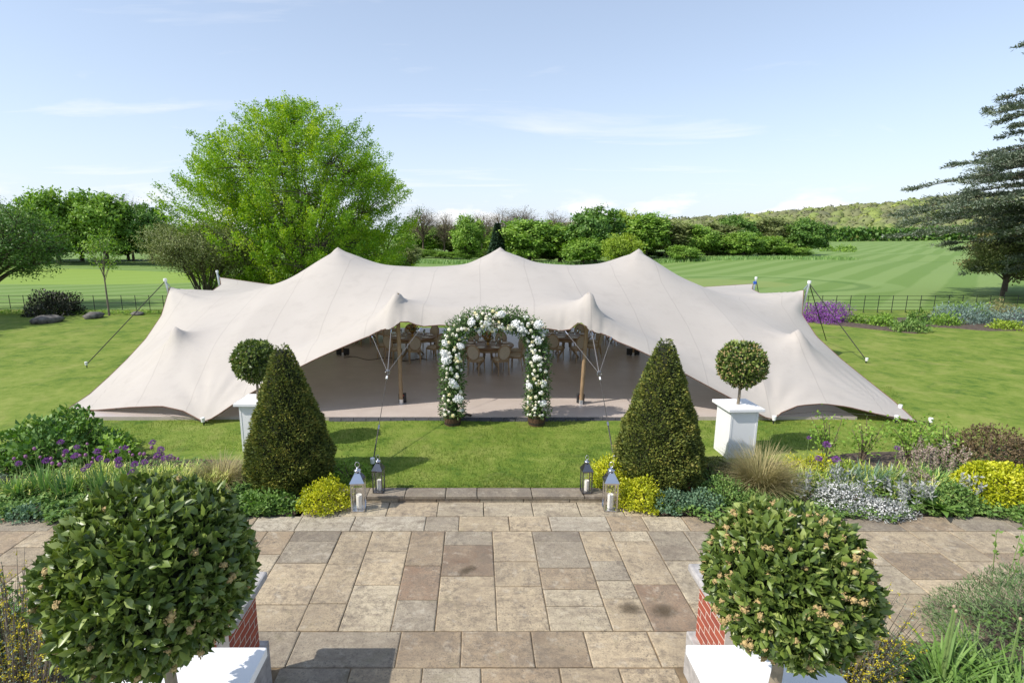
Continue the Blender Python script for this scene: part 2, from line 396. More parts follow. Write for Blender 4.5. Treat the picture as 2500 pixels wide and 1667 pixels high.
F['rue'] = foliage('rue_leaf', [(0.055, 0.115, 0.065), (0.095, 0.17, 0.095), (0.135, 0.22, 0.125), (0.18, 0.27, 0.16)], 0.6, 0.2)
F['fresh'] = foliage('fresh_leaf', [(0.065, 0.135, 0.022), (0.11, 0.205, 0.036), (0.16, 0.27, 0.06), (0.21, 0.32, 0.09)], 0.55, 0.25)
F['silver'] = foliage('silver_leaf', [(0.30, 0.34, 0.31), (0.42, 0.45, 0.42), (0.56, 0.58, 0.56), (0.70, 0.71, 0.70)], 0.8, 0.1)
F['sage'] = foliage('sage_leaf', [(0.12, 0.17, 0.12), (0.18, 0.24, 0.17), (0.25, 0.31, 0.23), (0.34, 0.39, 0.31)], 0.75, 0.15)
F['lavender'] = foliage('lavender_leaf', [(0.085, 0.15, 0.055), (0.125, 0.20, 0.075), (0.165, 0.25, 0.10), (0.22, 0.30, 0.14)], 0.65, 0.2)
F['straw'] = foliage('straw_blade', [(0.13, 0.15, 0.05), (0.22, 0.21, 0.085), (0.33, 0.28, 0.13), (0.45, 0.38, 0.21)], 0.7, 0.2)
F['iris'] = foliage('iris_blade', [(0.055, 0.115, 0.035), (0.09, 0.17, 0.05), (0.135, 0.22, 0.06), (0.19, 0.27, 0.08)], 0.5, 0.2)
F['bulb'] = foliage('bulb_blade', [(0.10, 0.19, 0.035), (0.18, 0.265, 0.05), (0.34, 0.36, 0.09), (0.58, 0.48, 0.22)], 0.65, 0.25)
F['geranium'] = foliage('geranium_leaf', [(0.050, 0.105, 0.026), (0.085, 0.155, 0.036), (0.125, 0.20, 0.046), (0.175, 0.245, 0.06)], 0.6, 0.2)
F['plum'] = foliage('plum_leaf', [(0.075, 0.050, 0.030), (0.115, 0.080, 0.042), (0.145, 0.105, 0.05), (0.16, 0.135, 0.06)], 0.6, 0.15)
F['purple'] = foliage('purple_flower', [(0.13, 0.05, 0.17), (0.22, 0.07, 0.30), (0.30, 0.09, 0.40), (0.38, 0.15, 0.46)], 0.7, 0.2)
F['dark_shrub'] = foliage('dark_shrub_leaf', [(0.013, 0.017, 0.010), (0.024, 0.03, 0.016), (0.036, 0.042, 0.02), (0.05, 0.05, 0.026)], 0.45, 0.05)
F['blue'] = foliage('blue_leaf', [(0.11, 0.17, 0.14), (0.16, 0.24, 0.20), (0.22, 0.31, 0.26), (0.29, 0.38, 0.33)], 0.7, 0.15)
F['pink'] = foliage('pink_spike', [(0.24, 0.19, 0.15), (0.34, 0.26, 0.22), (0.42, 0.33, 0.28), (0.50, 0.42, 0.36)], 0.8, 0.15)
F['yellow'] = foliage('yellow_flower', [(0.42, 0.36, 0.02), (0.55, 0.47, 0.025), (0.65, 0.56, 0.04), (0.72, 0.64, 0.08)], 0.6, 0.2)
F['arch'] = foliage('arch_leaf', [(0.026, 0.062, 0.016), (0.05, 0.105, 0.022), (0.085, 0.155, 0.035), (0.16, 0.225, 0.10)], 0.5, 0.2)
F['white'] = foliage('white_flower', [(0.60, 0.60, 0.58), (0.68, 0.68, 0.66), (0.74, 0.74, 0.72), (0.8, 0.8, 0.78)], 0.7, 0.15)
F['red'] = foliage('red_leaf', [(0.09, 0.018, 0.012), (0.16, 0.03, 0.02), (0.20, 0.05, 0.03), (0.22, 0.08, 0.04)], 0.6, 0.2)
F['lawn'] = foliage('lawn_blade', [(0.075, 0.150, 0.020), (0.140, 0.215, 0.030), (0.205, 0.265, 0.050), (0.275, 0.285, 0.075)], 0.7, 0.35)

# ------------------------------------------------------------------ building helpers
def props(o, label=None, cat=None, group=None, kind=None):
    if label: o['label'] = label
    if cat: o['category'] = cat
    if group: o['group'] = group
    if kind: o['kind'] = kind
    return o
def thing(name, label, cat, loc=(0, 0, 0), rotz=0.0, group=None, kind=None):
    o = bpy.data.objects.new(name, None); C.objects.link(o)
    o.empty_display_size = 0.1
    o.location = loc; o.rotation_euler = (0, 0, rotz)
    return props(o, label, cat, group, kind)
def link(name, me, parent=None, mat=None):
    o = bpy.data.objects.new(name, me); C.objects.link(o)
    if parent is not None: o.parent = parent
    if mat is not None and not me.materials: me.materials.append(mat)
    return o
def np_mesh(name, V, Fq, mat, tone=None, smooth=False, uv=None):
    """mesh from numpy arrays: V (n,3), Fq (m,k) all faces with k corners"""
    me = bpy.data.meshes.new(name)
    V = np.ascontiguousarray(V, dtype=np.float32).reshape(-1, 3)
    Fq = np.ascontiguousarray(Fq, dtype=np.int32); k = Fq.shape[1]
    me.vertices.add(len(V)); me.vertices.foreach_set('co', V.ravel())
    me.loops.add(Fq.size); me.loops.foreach_set('vertex_index', Fq.ravel())
    me.polygons.add(len(Fq))
    me.polygons.foreach_set('loop_start', np.arange(0, Fq.size, k, dtype=np.int32))
    me.polygons.foreach_set('loop_total', np.full(len(Fq), k, dtype=np.int32))
    if smooth: me.polygons.foreach_set('use_smooth', np.ones(len(Fq), dtype=bool))
    if uv is not None:
        l = me.uv_layers.new(name='UVMap'); l.data.foreach_set('uv', np.ascontiguousarray(uv[Fq.ravel()], dtype=np.float32).ravel())
    if tone is not None:
        a = me.attributes.new('tone', 'FLOAT', 'POINT'); a.data.foreach_set('value', np.ascontiguousarray(np.clip(tone, 0, 1), dtype=np.float32))
    me.update(calc_edges=True)
    if mat: me.materials.append(mat)
    return me
class MB:
    def __init__(s): s.v = []; s.f = []
    def add(s, vs, fs):
        o = len(s.v); s.v += [tuple(p) for p in vs]; s.f += [tuple(i + o for i in q) for q in fs]
        return s
    def box(s, c, d, rot=0.0):
        x, y, z = (k / 2 for k in d); cs, sn = math.cos(rot), math.sin(rot)
        vs = []
        for a, b_, e in ((-1, -1, -1), (1, -1, -1), (1, 1, -1), (-1, 1, -1), (-1, -1, 1), (1, -1, 1), (1, 1, 1), (-1, 1, 1)):
            px, py = a * x, b_ * y
            vs.append((c[0] + px * cs - py * sn, c[1] + px * sn + py * cs, c[2] + e * z))
        return s.add(vs, [(0, 3, 2, 1), (4, 5, 6, 7), (0, 1, 5, 4), (1, 2, 6, 5), (2, 3, 7, 6), (3, 0, 4, 7)])
    def tube(s, pts, r, n=6, cap=True):
        pts = [Vector(p) for p in pts]
        rr = r if isinstance(r, (list, tuple)) else [r] * len(pts)
        vs = []; fs = []
        up = Vector((0.12, 0.31, 0.94))
        for i, p in enumerate(pts):
            t = (pts[min(i + 1, len(pts) - 1)] - pts[max(i - 1, 0)])
            if t.length < 1e-9: t = Vector((0, 0, 1))
            t.normalize()
            a = t.cross(up)
            if a.length < 1e-3: a = t.cross(Vector((1, 0, 0)))
            a.normalize(); b_ = t.cross(a)
            for k in range(n):
                w = 2 * math.pi * k / n
                vs.append(p + (a * math.cos(w) + b_ * math.sin(w)) * rr[i])
        for i in range(len(pts) - 1):
            for k in range(n):
                k2 = (k + 1) % n
                fs.append((i * n + k, i * n + k2, (i + 1) * n + k2, (i + 1) * n + k))
        if cap:
            fs.append(tuple(range(n))[::-1]); fs.append(tuple((len(pts) - 1) * n + k for k in range(n)))
        return s.add(vs, fs)
    def lathe(s, prof, n=16, c=(0, 0, 0), rfun=None):
        vs = []; fs = []
        for r, z in prof:
            for k in range(n):
                w = 2 * math.pi * k / n
                q = r * (rfun(w, z) if rfun else 1)
                vs.append((c[0] + q * math.cos(w), c[1] + q * math.sin(w), c[2] + z))
        for i in range(len(prof) - 1):
            for k in range(n):
                k2 = (k + 1) % n
                fs.append((i * n + k, i * n + k2, (i + 1) * n + k2, (i + 1) * n + k))
        fs.append(tuple(range(n))[::-1]); fs.append(tuple((len(prof) - 1) * n + k for k in range(n)))
        return s.add(vs, fs)
    def ball(s, c, r, n=8, m=5, jit=0.0):
        vs = [(c[0], c[1], c[2] - r[2])]; fs = []
        for i in range(1, m):
            a = math.pi * i / m - math.pi / 2
            for k in range(n):
                w = 2 * math.pi * k / n; q = 1 + (rnd.uniform(-jit, jit) if jit else 0)
                vs.append((c[0] + r[0] * math.cos(a) * math.cos(w) * q, c[1] + r[1] * math.cos(a) * math.sin(w) * q, c[2] + r[2] * math.sin(a) * q))
        vs.append((c[0], c[1], c[2] + r[2])); top = len(vs) - 1
        for k in range(n):
            k2 = (k + 1) % n
            fs.append((0, 1 + k2, 1 + k)); fs.append((top, 1 + (m - 2) * n + k, 1 + (m - 2) * n + k2))
            for i in range(m - 2):
                fs.append((1 + i * n + k, 1 + i * n + k2, 1 + (i + 1) * n + k2, 1 + (i + 1) * n + k))
        return s.add(vs, fs)
    def mesh(s, name, mat, smooth=False):
        me = bpy.data.meshes.new(name); me.from_pydata(s.v, [], s.f); me.update()
        if smooth: me.polygons.foreach_set('use_smooth', np.ones(len(me.polygons), dtype=bool))
        if mat: me.materials.append(mat)
        return me
    def build(s, name, mat, parent=None, smooth=False):
        return link(name, s.mesh(name, mat, smooth), parent)
def bevel(o, w=0.006, seg=2):
    md = o.modifiers.new('bevel', 'BEVEL'); md.width = w; md.segments = seg; md.limit_method = 'ANGLE'
    return o
def clone(root, loc=None, rotz=None, scale=None, label=None, group=None):
    r = root.copy(); C.objects.link(r)
    if loc is not None: r.location = loc
    if rotz is not None: r.rotation_euler = (0, 0, rotz)
    if scale is not None: r.scale = scale if isinstance(scale, (tuple, list)) else (scale,) * 3
    if label: r['label'] = label
    if group: r['group'] = group
    for ch in list(root.children):
        c = ch.copy(); C.objects.link(c); c.parent = r
        for g in list(ch.children):
            d = g.copy(); C.objects.link(d); d.parent = c
    return r

def unit(a): return a / np.maximum(np.linalg.norm(a, axis=-1, keepdims=True), 1e-9)
def rvec(n, g=None): return unit((g or rng).normal(size=(n, 3)))
def leaf_arrays(pos, axis, nrm, L, W, fold=0.18, fine=False):
    n = len(pos); L = np.broadcast_to(L, n)[:, None]; W = np.broadcast_to(W, n)[:, None]
    axis = unit(axis); side = unit(np.cross(axis, nrm)); up = np.cross(side, axis)
    if not fine:
        V = np.stack([pos, pos + axis * L * .45 - side * W * .5 + up * W * fold, pos + axis * L - up * L * .06, pos + axis * L * .45 + side * W * .5 + up * W * fold], 1)
        Fq = np.arange(n * 4).reshape(n, 4)
        return V.reshape(-1, 3), Fq, 4
    # 8 corners: stalk end, two pairs, tip and a sunk midrib
    V = np.stack([pos, pos + axis * L * .28 - side * W * .40 + up * W * fold, pos + axis * L * .62 - side * W * .46 + up * W * fold * .8, pos + axis * L - up * L * .10,
                  pos + axis * L * .62 + side * W * .46 + up * W * fold * .8, pos + axis * L * .28 + side * W * .40 + up * W * fold, pos + axis * L * .3, pos + axis * L * .64 - up * L * .02], 1)
    base = np.arange(n)[:, None] * 8
    quads = np.array([[0, 6, 1, 1], [6, 7, 2, 1], [7, 3, 2, 2], [0, 5, 6, 6], [6, 5, 4, 7], [7, 4, 3, 3]])
    tris = np.array([[0, 6, 1], [6, 7, 2], [6, 2, 1], [7, 3, 2], [0, 5, 6], [6, 5, 4], [6, 4, 7], [7, 4, 3]])
    Fq = (base[:, :, None] + tris[None].reshape(1, 1, -1)).reshape(-1, 3)
    return V.reshape(-1, 3), Fq, 8
def leaf_mesh(name, pos, axis, nrm, L, W, mat, tone, fold=0.18, fine=False):
    V, Fq, k = leaf_arrays(pos, axis, nrm, L, W, fold, fine)
    return np_mesh(name, V, Fq, mat, np.repeat(tone, k), smooth=fine)
def blade_mesh(name, root, az, lean, droop, L, W, mat, tone, seg=4, tip_tone=0.0):
    """curved strap leaves; all arguments arrays of n"""
    n = len(root); d = np.stack([np.cos(az), np.sin(az), np.zeros(n)], 1); side = np.stack([-np.sin(az), np.cos(az), np.zeros(n)], 1)
    P = root.copy(); Vs = []; T = []
    for k in range(seg + 1):
        t = k / seg
        w = (W * (1 - t ** 1.8) * (0.7 + 0.3 * min(1, t * 4)))[:, None] * 0.5 + 0.0006
        Vs.append(P - side * w); Vs.append(P + side * w)
        tt = tone + tip_tone * max(0, t - .55) / .45
        T += [tt, tt]
        a = lean + droop * (t + .5 / seg)
        P = P + (d * np.sin(a)[:, None] + np.array([0, 0, 1.0]) * np.cos(a)[:, None]) * (L / seg)[:, None]
    V = np.stack(Vs, 1); T = np.stack(T, 1)
    K = 2 * (seg + 1)
    q = np.array([[2 * k, 2 * k + 1, 2 * k + 3, 2 * k + 2] for k in range(seg)])
    Fq = (np.arange(n)[:, None, None] * K + q[None]).reshape(-1, 4)
    return np_mesh(name, V.reshape(-1, 3), Fq, mat, T.reshape(-1), smooth=True)

# ------------------------------------------------------------------ ground
def smooth(a, b_, x):
    t = np.clip((x - a) / (b_ - a), 0, 1); return t * t * (3 - 2 * t)
def terrain(x, y):
    x = np.asarray(x, float); y = np.asarray(y, float)
    crest = np.interp(x, [-900, -200, 0, 150, 285, 390, 553, 900, 1500], [5, 5, 5, 9, 15, 24, 38, 62, 80])
    z = -0.06 + smooth(380, 620, y) * crest
    z = z - smooth(600, 1100, y) * 6
    z += smooth(36, 60, y) * (0.35 * np.sin(x * .05 + 1) * np.sin(y * .045) + .25 * np.sin(x * .11 + y * .03))
    z += smooth(70, 380, y) * np.clip(x - 60, 0, 400) * 0.004
    z -= (1 - smooth(8.6, 9.2, y)) * 0.5
    return z
gx = np.unique(np.r_[np.linspace(-1500, -120, 24), np.linspace(-120, 120, 121), np.linspace(120, 1500, 60)])
gy = np.unique(np.r_[np.linspace(-60, 8.5, 8), np.linspace(8.6, 9.3, 4), np.linspace(9.5, 140, 120), np.linspace(140, 1400, 64)])
GX, GY = np.meshgrid(gx, gy, indexing='ij')
V = np.stack([GX, GY, terrain(GX, GY)], -1).reshape(-1, 3)
ny = len(gy)
I = np.arange(len(gx) - 1)[:, None] * ny + np.arange(ny - 1)[None]
Fq = np.stack([I, I + ny, I + ny + 1, I + 1], -1).reshape(-1, 4)
props(link('field', np_mesh('field', V, Fq, M['field'], smooth=True)), 'green golf course field rolling away to the wooded hill', kind='structure')

# lawn inside the fence: a sheet with tiny undulations
gx = np.linspace(-60, 60, 161); gy = np.linspace(8.96, 32.6, 60)
GX, GY = np.meshgrid(gx, gy, indexing='ij')
Z = 0.012 * np.sin(GX * 1.3) * np.sin(GY * 0.9) * np.clip(GY - 9.5, 0, 1)
V = np.stack([GX, GY, Z], -1).reshape(-1, 3); ny = len(gy)
I = np.arange(len(gx) - 1)[:, None] * ny + np.arange(ny - 1)[None]
Fq = np.stack([I, I + ny, I + ny + 1, I + 1], -1).reshape(-1, 4)
props(link('lawn', np_mesh('lawn', V, Fq, M['lawn'], smooth=True)), 'mown green lawn between the terrace and the iron fence', kind='structure')
mb = MB().box((0, 8.95, -0.2), (120, 0.02, 0.36)); props(mb.build('lawn_bank', M['soil']), 'low soil edge of the lawn', kind='structure')

# short grass blades on the nearer lawn
n = 130000
y = 8.97 + 6.5 * rng.random(n) ** 1.5; x = rng.uniform(-1, 1, n) * (3.2 + y * 0.55) + 0.6
ok = ~((y > 12.5) & (x > -9.6) & (x < 9.8)) & ~((y < 10.6) & ((x < -2.3) | (x > 2.5)))
x, y = x[ok], y[ok]; n = len(x)
az = rng.uniform(0, 6.28, n); root = np.stack([x, y, np.full(n, 0.0)], 1)
L = rng.uniform(.018, .046, n) * (1 + .35 * np.sin(x * 2.1 + np.sin(y * 1.7)) * np.sin(y * 2.9))
side = np.stack([-np.sin(az), np.cos(az), np.zeros(n)], 1) * rng.uniform(.003, .006, n)[:, None]
tip = root + np.stack([np.cos(az) * .5, np.sin(az) * .5, np.ones(n)], 1) * L[:, None]
V = np.stack([root - side, root + side, tip], 1).reshape(-1, 3)
tn = np.repeat(np.clip(.42 + .26 * rng.normal(size=n) + .16 * np.sin(x * 1.1) * np.sin(y * 1.7) + .2 * np.sin(x * 3.7 + 2 * np.sin(y * 2.3)) * np.sin(y * 4.1 + 1.7 * np.sin(x * 2.9)), 0, 1), 3)
props(link('grass', np_mesh('grass', V, np.arange(3 * n).reshape(n, 3), F['lawn'], tn)), 'short mown grass blades on the near lawn', kind='stuff')

# ------------------------------------------------------------------ terrace paving
TZ = -0.10
mb = MB().box((0, 1.6, TZ - 0.165), (26, 13.1, 0.30)); ter = props(mb.build('terrace', M['mortar']), 'stone flagged terrace below the marquee lawn', kind='structure')
BEIGE = (0.47, 0.375, 0.245); PALE = (0.49, 0.415, 0.29); GREY = (0.33, 0.285, 0.215); BROWN = (0.235, 0.155, 0.10); TAN = (0.335, 0.25, 0.16); DARK = (0.21, 0.18, 0.142); LITE = (0.49, 0.44, 0.345)
def slab(x0, x1, y0, y1, col, z=TZ, parent=None, th=0.045, name='slab'):
    g = 0.006
    x0 += g + rnd.uniform(-.002, .003); x1 -= g + rnd.uniform(-.002, .003); y0 += g; y1 -= g + rnd.uniform(-.002, .003)
    z += rnd.uniform(-.003, .003); c = 0.006; q = 0.012
    def edge(k): return rnd.uniform(-.003, .003)
    pts = []
    for ax, ay, bx, by in ((x0, y0, x1, y0), (x1, y0, x1, y1), (x1, y1, x0, y1), (x0, y1, x0, y0)):
        for k in (0.0, 0.34, 0.67):
            j = edge(k) if k else 0
            pts.append((ax + (bx - ax) * k + (j if ay != by else 0), ay + (by - ay) * k + (j if ay == by else 0)))
    cx, cy = (x0 + x1) / 2, (y0 + y1) / 2; n = len(pts)
    def ins(p, d): return (p[0] + (d if p[0] < cx else -d) * (1 if abs(p[0] - cx) > .3 * (x1 - x0) else 0), p[1] + (d if p[1] < cy else -d) * (1 if abs(p[1] - cy) > .3 * (y1 - y0) else 0))
    vs = [(p[0], p[1], z - th) for p in pts] + [(p[0], p[1], z - c) for p in pts] + [(*ins(p, q), z) for p in pts]
    fs = []
    for r in range(2):
        for k in range(n):
            k2 = (k + 1) % n; fs.append((r * n + k, r * n + k2, (r + 1) * n + k2, (r + 1) * n + k))
    fs.append(tuple(2 * n + k for k in range(n)))
    o = MB().add(vs, fs).build(name, M['sandstone'], parent or ter)
    j = rnd.uniform(.80, 1.13); o.color = (*(min(1, c_ * j) for c_ in col), 1)
    return o
XS = [-2.83, -2.10, -1.62, -1.01, -0.495, 0.235, 0.85, 1.58, 2.06, 2.64, 3.2]
COLS = [ ([7.69, 7.40, 6.85, 5.98, 5.52], [DARK, GREY, BEIGE, BEIGE]),
         ([7.69, 6.83, 6.00, 5.52], [BEIGE, BEIGE, BEIGE]),
         ([7.69, 7.15, 6.37, 5.52], [BEIGE, BEIGE, PALE]),
         ([7.69, 6.79, 6.07, 5.52], [TAN, BROWN, GREY]),
         ([7.69, 7.30, 6.56, 5.52], [GREY, BROWN, BEIGE]),
         ([7.69, 6.89, 6.34, 5.52], [BEIGE, BEIGE, BEIGE]),
         ([7.69, 7.41, 6.74, 6.28, 5.95, 5.52], [DARK, GREY, TAN, PALE, PALE]),
         ([7.69, 6.91, 6.46, 6.09, 5.52], [BEIGE, GREY, PALE, BEIGE]),
         ([7.69, 7.40, 6.38, 5.52], [PALE, BEIGE, BROWN]),
         ([7.69, 6.91, 6.00, 5.52], [GREY, PALE, BEIGE]) ]
for i, (ys, cs) in enumerate(COLS):
    for k in range(len(cs)): slab(XS[i], XS[i + 1], ys[k + 1], ys[k], cs[k])
bx = [-7.6, -6.7, -5.7, -4.6, -3.57, -2.85, -1.98, -0.83, -0.29, 0.51, 1.16, 2.10, 2.68, 3.33, 4.2, 5.0, 5.9, 6.7, 7.6, 8.5, 9.5, 10.4]
bc = [GREY, TAN, GREY, BEIGE, LITE, LITE, LITE, GREY, BEIGE, BEIGE, LITE, TAN, PALE, TAN, GREY, TAN, DARK, TAN, GREY, DARK, DARK]
for i in range(len(bc)): slab(bx[i], bx[i + 1], 7.69, 8.14, bc[i])
lx = [-2.9, -2.29, -1.5, -0.66, 0.11, 0.93, 1.71, 2.43, 2.95]
for i in range(8): slab(lx[i], lx[i + 1], 8.14, 8.62, [GREY, PALE, BEIGE, PALE, PALE, PALE, PALE, BEIGE][i])
for ys, xsx, cs in (((4.98, 5.52), [-2.9, -2.05, -0.88, -0.18, 0.62, 1.23, 1.97, 2.6, 3.2], [GREY, GREY, TAN, TAN, TAN, BEIGE, BEIGE, BEIGE]),
                    ((4.45, 4.98), [-2.1, -1.34, -0.58, 0.04, 0.87, 1.5, 2.1], [DARK, BEIGE, GREY, TAN, BEIGE, BEIGE])):
    for i in range(len(cs)): slab(xsx[i], xsx[i + 1], ys[0], ys[1], cs[i])
# paving that runs on to the left and right along the beds
for x0, x1, yb in ((3.2, 5.8, 5.35), (5.8, 10.4, 5.95), (-9.5, -2.83, 5.95)):
    x = x0
    while x < x1 - .1:
        w = rnd.choice((.5, .62, .75, .9)); w = min(w, x1 - x)
        if x1 - x - w < .3: w = x1 - x
        y = 7.69
        while y > yb + .05:
            h = rnd.choice((.45, .6, .62, .8)); h = min(h, y - yb)
            if y - h - yb < .25: h = y - yb
            slab(x, x + w, y - h, y, rnd.choice((BEIGE, BEIGE, TAN, GREY, PALE, TAN)))
            y -= h
        x += w
# the step up to the lawn: riser stones and treads
mb = MB().box((0, 8.80, -0.2), (5.9, 0.29, 0.31)); step = props(mb.build('step', M['mortar']), 'low stone step from the terrace up to the lawn', kind='structure')
rx_ = [-2.9, -2.0, -1.35, -.7, .05, .8, 1.6, 2.3, 2.95]
for i in range(8):
    x0, x1 = rx_[i], rx_[i + 1]
    o = MB().box(((x0 + x1) / 2, 8.645, -0.085), (x1 - x0 - .012, 0.028, 0.075)).build('riser_stone', M['sandstone'], step)
    o.color = (*rnd.choice((BEIGE, TAN, PALE)), 1); bevel(o, .006, 1)
tx = [-2.9, -1.9, -1.25, -.55, .0, .95, 1.85, 2.95]
for i in range(7): slab(tx[i], tx[i + 1], 8.61, 8.95, rnd.choice((GREY, DARK, DARK, TAN)), z=0.006, parent=step, th=0.05)
# old damp marks left by pots on the slabs: lichen rings
mk, nt, b_, o_ = new_mat('damp_mark')
at_ = N(nt, 'ShaderNodeAttribute', attribute_name='tone')
nz_ = noise(nt, coords(nt), 14, 5, .7)
b_.inputs['Base Color'].default_value = (.10, .074, .045, 1); b_.inputs['Roughness'].default_value = .95
tr_ = N(nt, 'ShaderNodeBsdfTransparent'); mx_ = N(nt, 'ShaderNodeMixShader')
nt.links.new(ramp(nt, mth(nt, 'ADD', mth(nt, 'MULTIPLY', at_.outputs['Fac'], .8), mth(nt, 'MULTIPLY', nz_, .55)), [(.36, 0.0), (.95, .68)]), mx_.inputs[0])
nt.links.new(tr_.outputs[0], mx_.inputs[1]); nt.links.new(b_.outputs[0], mx_.inputs[2]); nt.links.new(mx_.outputs[0], o_.inputs['Surface'])
def mark(x, y, rx, ry, a=0.0):
    V = [(x, y, TZ + .0055)]; T = [1.0]; n = 24
    for q in (.5, .8, 1.12):
        for k in range(n):
            w = 6.2832 * k / n; px_, py_ = rx * q * math.cos(w), ry * q * math.sin(w)
            V.append((x + px_ * math.cos(a) - py_ * math.sin(a), y + px_ * math.sin(a) + py_ * math.cos(a), TZ + .0055)); T.append(1 - q / 1.12)
    Fq = [(0, 1 + k, 1 + (k + 1) % n) for k in range(n)]
    for r in range(2):
        for k in range(n):
            k2 = (k + 1) % n; i, j, l, m_ = 1 + r * n + k, 1 + r * n + k2, 1 + (r + 1) * n + k2, 1 + (r + 1) * n + k
            Fq += [(i, m_, l), (i, l, j)]
    o = link('stain', np_mesh('stain', np.array(V), np.array(Fq), mk, np.array(T)), ter); o['kind'] = 'stuff'
for u, v_, rx, ry, a in ((1537, 1486, .17, .13, 0), (1620, 1491, .20, .15, .2), (1142, 1391, .09, .19, -.9)):
    p = gp(u, v_, TZ); mark(p.x, p.y, rx, ry, a)

# ------------------------------------------------------------------ brick piers and coping walls by the house steps
def brick_pier(name, label, x_face, yc, sgn):
    """x_face: the face on the stair side; the pier runs outward from it"""
    w, d_, z0, z1 = 0.62, 0.58, 0.40, 1.075
    xc = x_face + sgn * w / 2
    t = thing(name, label, 'pier', (xc, yc, TZ), 0)
    MB().box((0, 0, (z0 + z1) / 2 - TZ), (w + .002, d_ + .002, z1 - z0)).build('mortar_core', M['lime_mortar'], t)
    ch = 0.0845; nb = 8
    bl = 0.215; me1 = None
    mesh_cache = {}
    def brick(cx, cy, cz, lx_, ly_):
        key = (round(lx_, 3), round(ly_, 3))
        if key not in mesh_cache:
            mesh_cache[key] = MB().box((0, 0, 0), (lx_, ly_, ch - .017)).mesh('brick', M['red_brick'])
        o = link('brick', mesh_cache[key], t); o.location = (cx, cy, cz)
    for r in range(nb):
        cz = z0 - TZ + ch * (r + .5)
        off = (r % 2) * 0.105
        for face in (-1, 1):                       # the two faces along y (stair side and outer side)
            y = -d_ / 2 + .01
            cuts = sorted({-d_ / 2, *[c_ for c_ in np.arange(-d_ / 2 + off, d_ / 2, .2) if -d_ / 2 + .05 < c_ < d_ / 2 - .05], d_ / 2})
            for a, b_ in zip(cuts[:-1], cuts[1:]):
                brick(face * (w / 2 - .045), (a + b_) / 2, cz, .10, b_ - a - .017)
        for face in (-1, 1):
            cuts = sorted({-w / 2 + .1, *[c_ for c_ in np.arange(-w / 2 + .1 + off, w / 2 - .1, .2) if -w / 2 + .15 < c_ < w / 2 - .15], w / 2 - .1})
            for a, b_ in zip(cuts[:-1], cuts[1:]):
                brick((a + b_) / 2, face * (d_ / 2 - .045), cz, b_ - a - .017, .10)
    o = MB().box((0, 0, z1 - TZ + .04), (w + .2, d_ + .2, .08)).build('cap_stone', M['grey_stone'], t); bevel(o, .02, 2)
    o = MB().box((0, 0, .25), (w + .14, d_ + .14, .498)).build('base_stone', M['grey_stone'], t); bevel(o, .012, 2)
    return t
brick_pier('brick_pier', 'shaded red brick pier with grey cap stone beside the larger left bay ball', -2.17, 4.42, -1)
brick_pier('brick_pier', 'sunlit red brick pier with pale cap stone half hidden behind the right bay ball', 2.23, 4.55, 1)
for sx, lab in ((-1, 'low grey coped wall behind the left brick pier'), (1, 'low grey coped wall behind the right brick pier')):
    x0 = -2.45 if sx < 0 else 2.51
    yb = 4.42 - .372 if sx < 0 else 4.55 - .372
    t = thing('coped_wall', lab, 'wall', (x0, (yb + 2.86) / 2, TZ), 0)
    ln = yb - 2.86
    MB().box((0, 0, .20), (.5, ln, .40)).build('wall_core', M['grey_stone'], t)
    for k in range(2):
        o = MB().box((0, -ln / 2 + ln / 4 + k * ln / 2, .45), (.72, ln / 2 - .012, .095)).build('coping_stone', M['grey_stone'], t); bevel(o, .012, 2)
# the landing of the house that the near plinths stand on, and the steps up to it
mb = MB().box((0, 0.36, 0.45), (9, 5.0, 1.10)); up_t = props(mb.build('upper_terrace', M['grey_stone']), 'upper terrace of the house at the head of the steps', kind='structure')
mb = MB()
for k in range(5): mb.box((0.03, 2.862 + (5 - k) * .26 / 2, TZ + .18 * (k + .5)), (4.1, (5 - k) * .26, .178))
props(mb.build('house_steps', M['grey_stone']), 'stone steps from the terrace up to the house', kind='structure')

# ------------------------------------------------------------------ marquee: stretch fabric found by relaxing a net pulled to its poles
FRONT = [(-10.54,13.31,.02),(-9.6,13.0,.1),(-8.6,12.8,.24),(-7.7,12.65,.32),(-7.1,12.48,.26),(-6.75,12.35,.14),(-6.47,12.23,.05),(-6.2,12.28,.2),(-5.6,12.45,.6),(-5.0,12.6,.93),(-4.48,12.7,1.19),(-3.92,12.85,1.46),(-3.38,12.95,1.69),(-2.85,13.1,1.90),(-2.56,13.2,2.0),(-2.4,13.24,2.12),(-2.13,13.2,2.13),(-1.95,13.3,2.29),(-1.75,13.31,2.31),(-1.4,13.32,2.17),(-.97,13.32,2.21),(.36,13.36,2.16),(1.7,13.32,2.13),(2.08,13.3,2.07),(2.29,13.29,2.09),(2.48,13.3,2.27),(2.62,13.3,2.28),(2.78,13.24,2.1),(2.92,13.2,2.05),(3.18,13.2,2.0),(3.47,13.1,1.83),(3.87,13,1.68),(4.29,12.9,1.49),(4.91,12.8,1.18),(5.63,12.7,.8),(6.22,12.6,.5),(6.8,12.42,.18),(7.07,12.36,.05),(7.3,12.4,.24),(7.72,12.45,.4),(8.34,12.5,.43),(8.94,12.5,.35),(9.62,12.45,.19),(10.56,12.38,.02)]
LEFT = [(-10.54,13.31,.02),(-10.72,14.4,.1),(-10.86,15.4,.3),(-10.9,16.4,.62),(-10.86,17.4,1.08),(-10.85,18.4,1.7),(-11.01,19.4,2.61),(-10.95,20.3,2.3),(-11.1,22.5,2.1),(-11.5,24.3,2.25),(-11.96,25.2,2.5)]
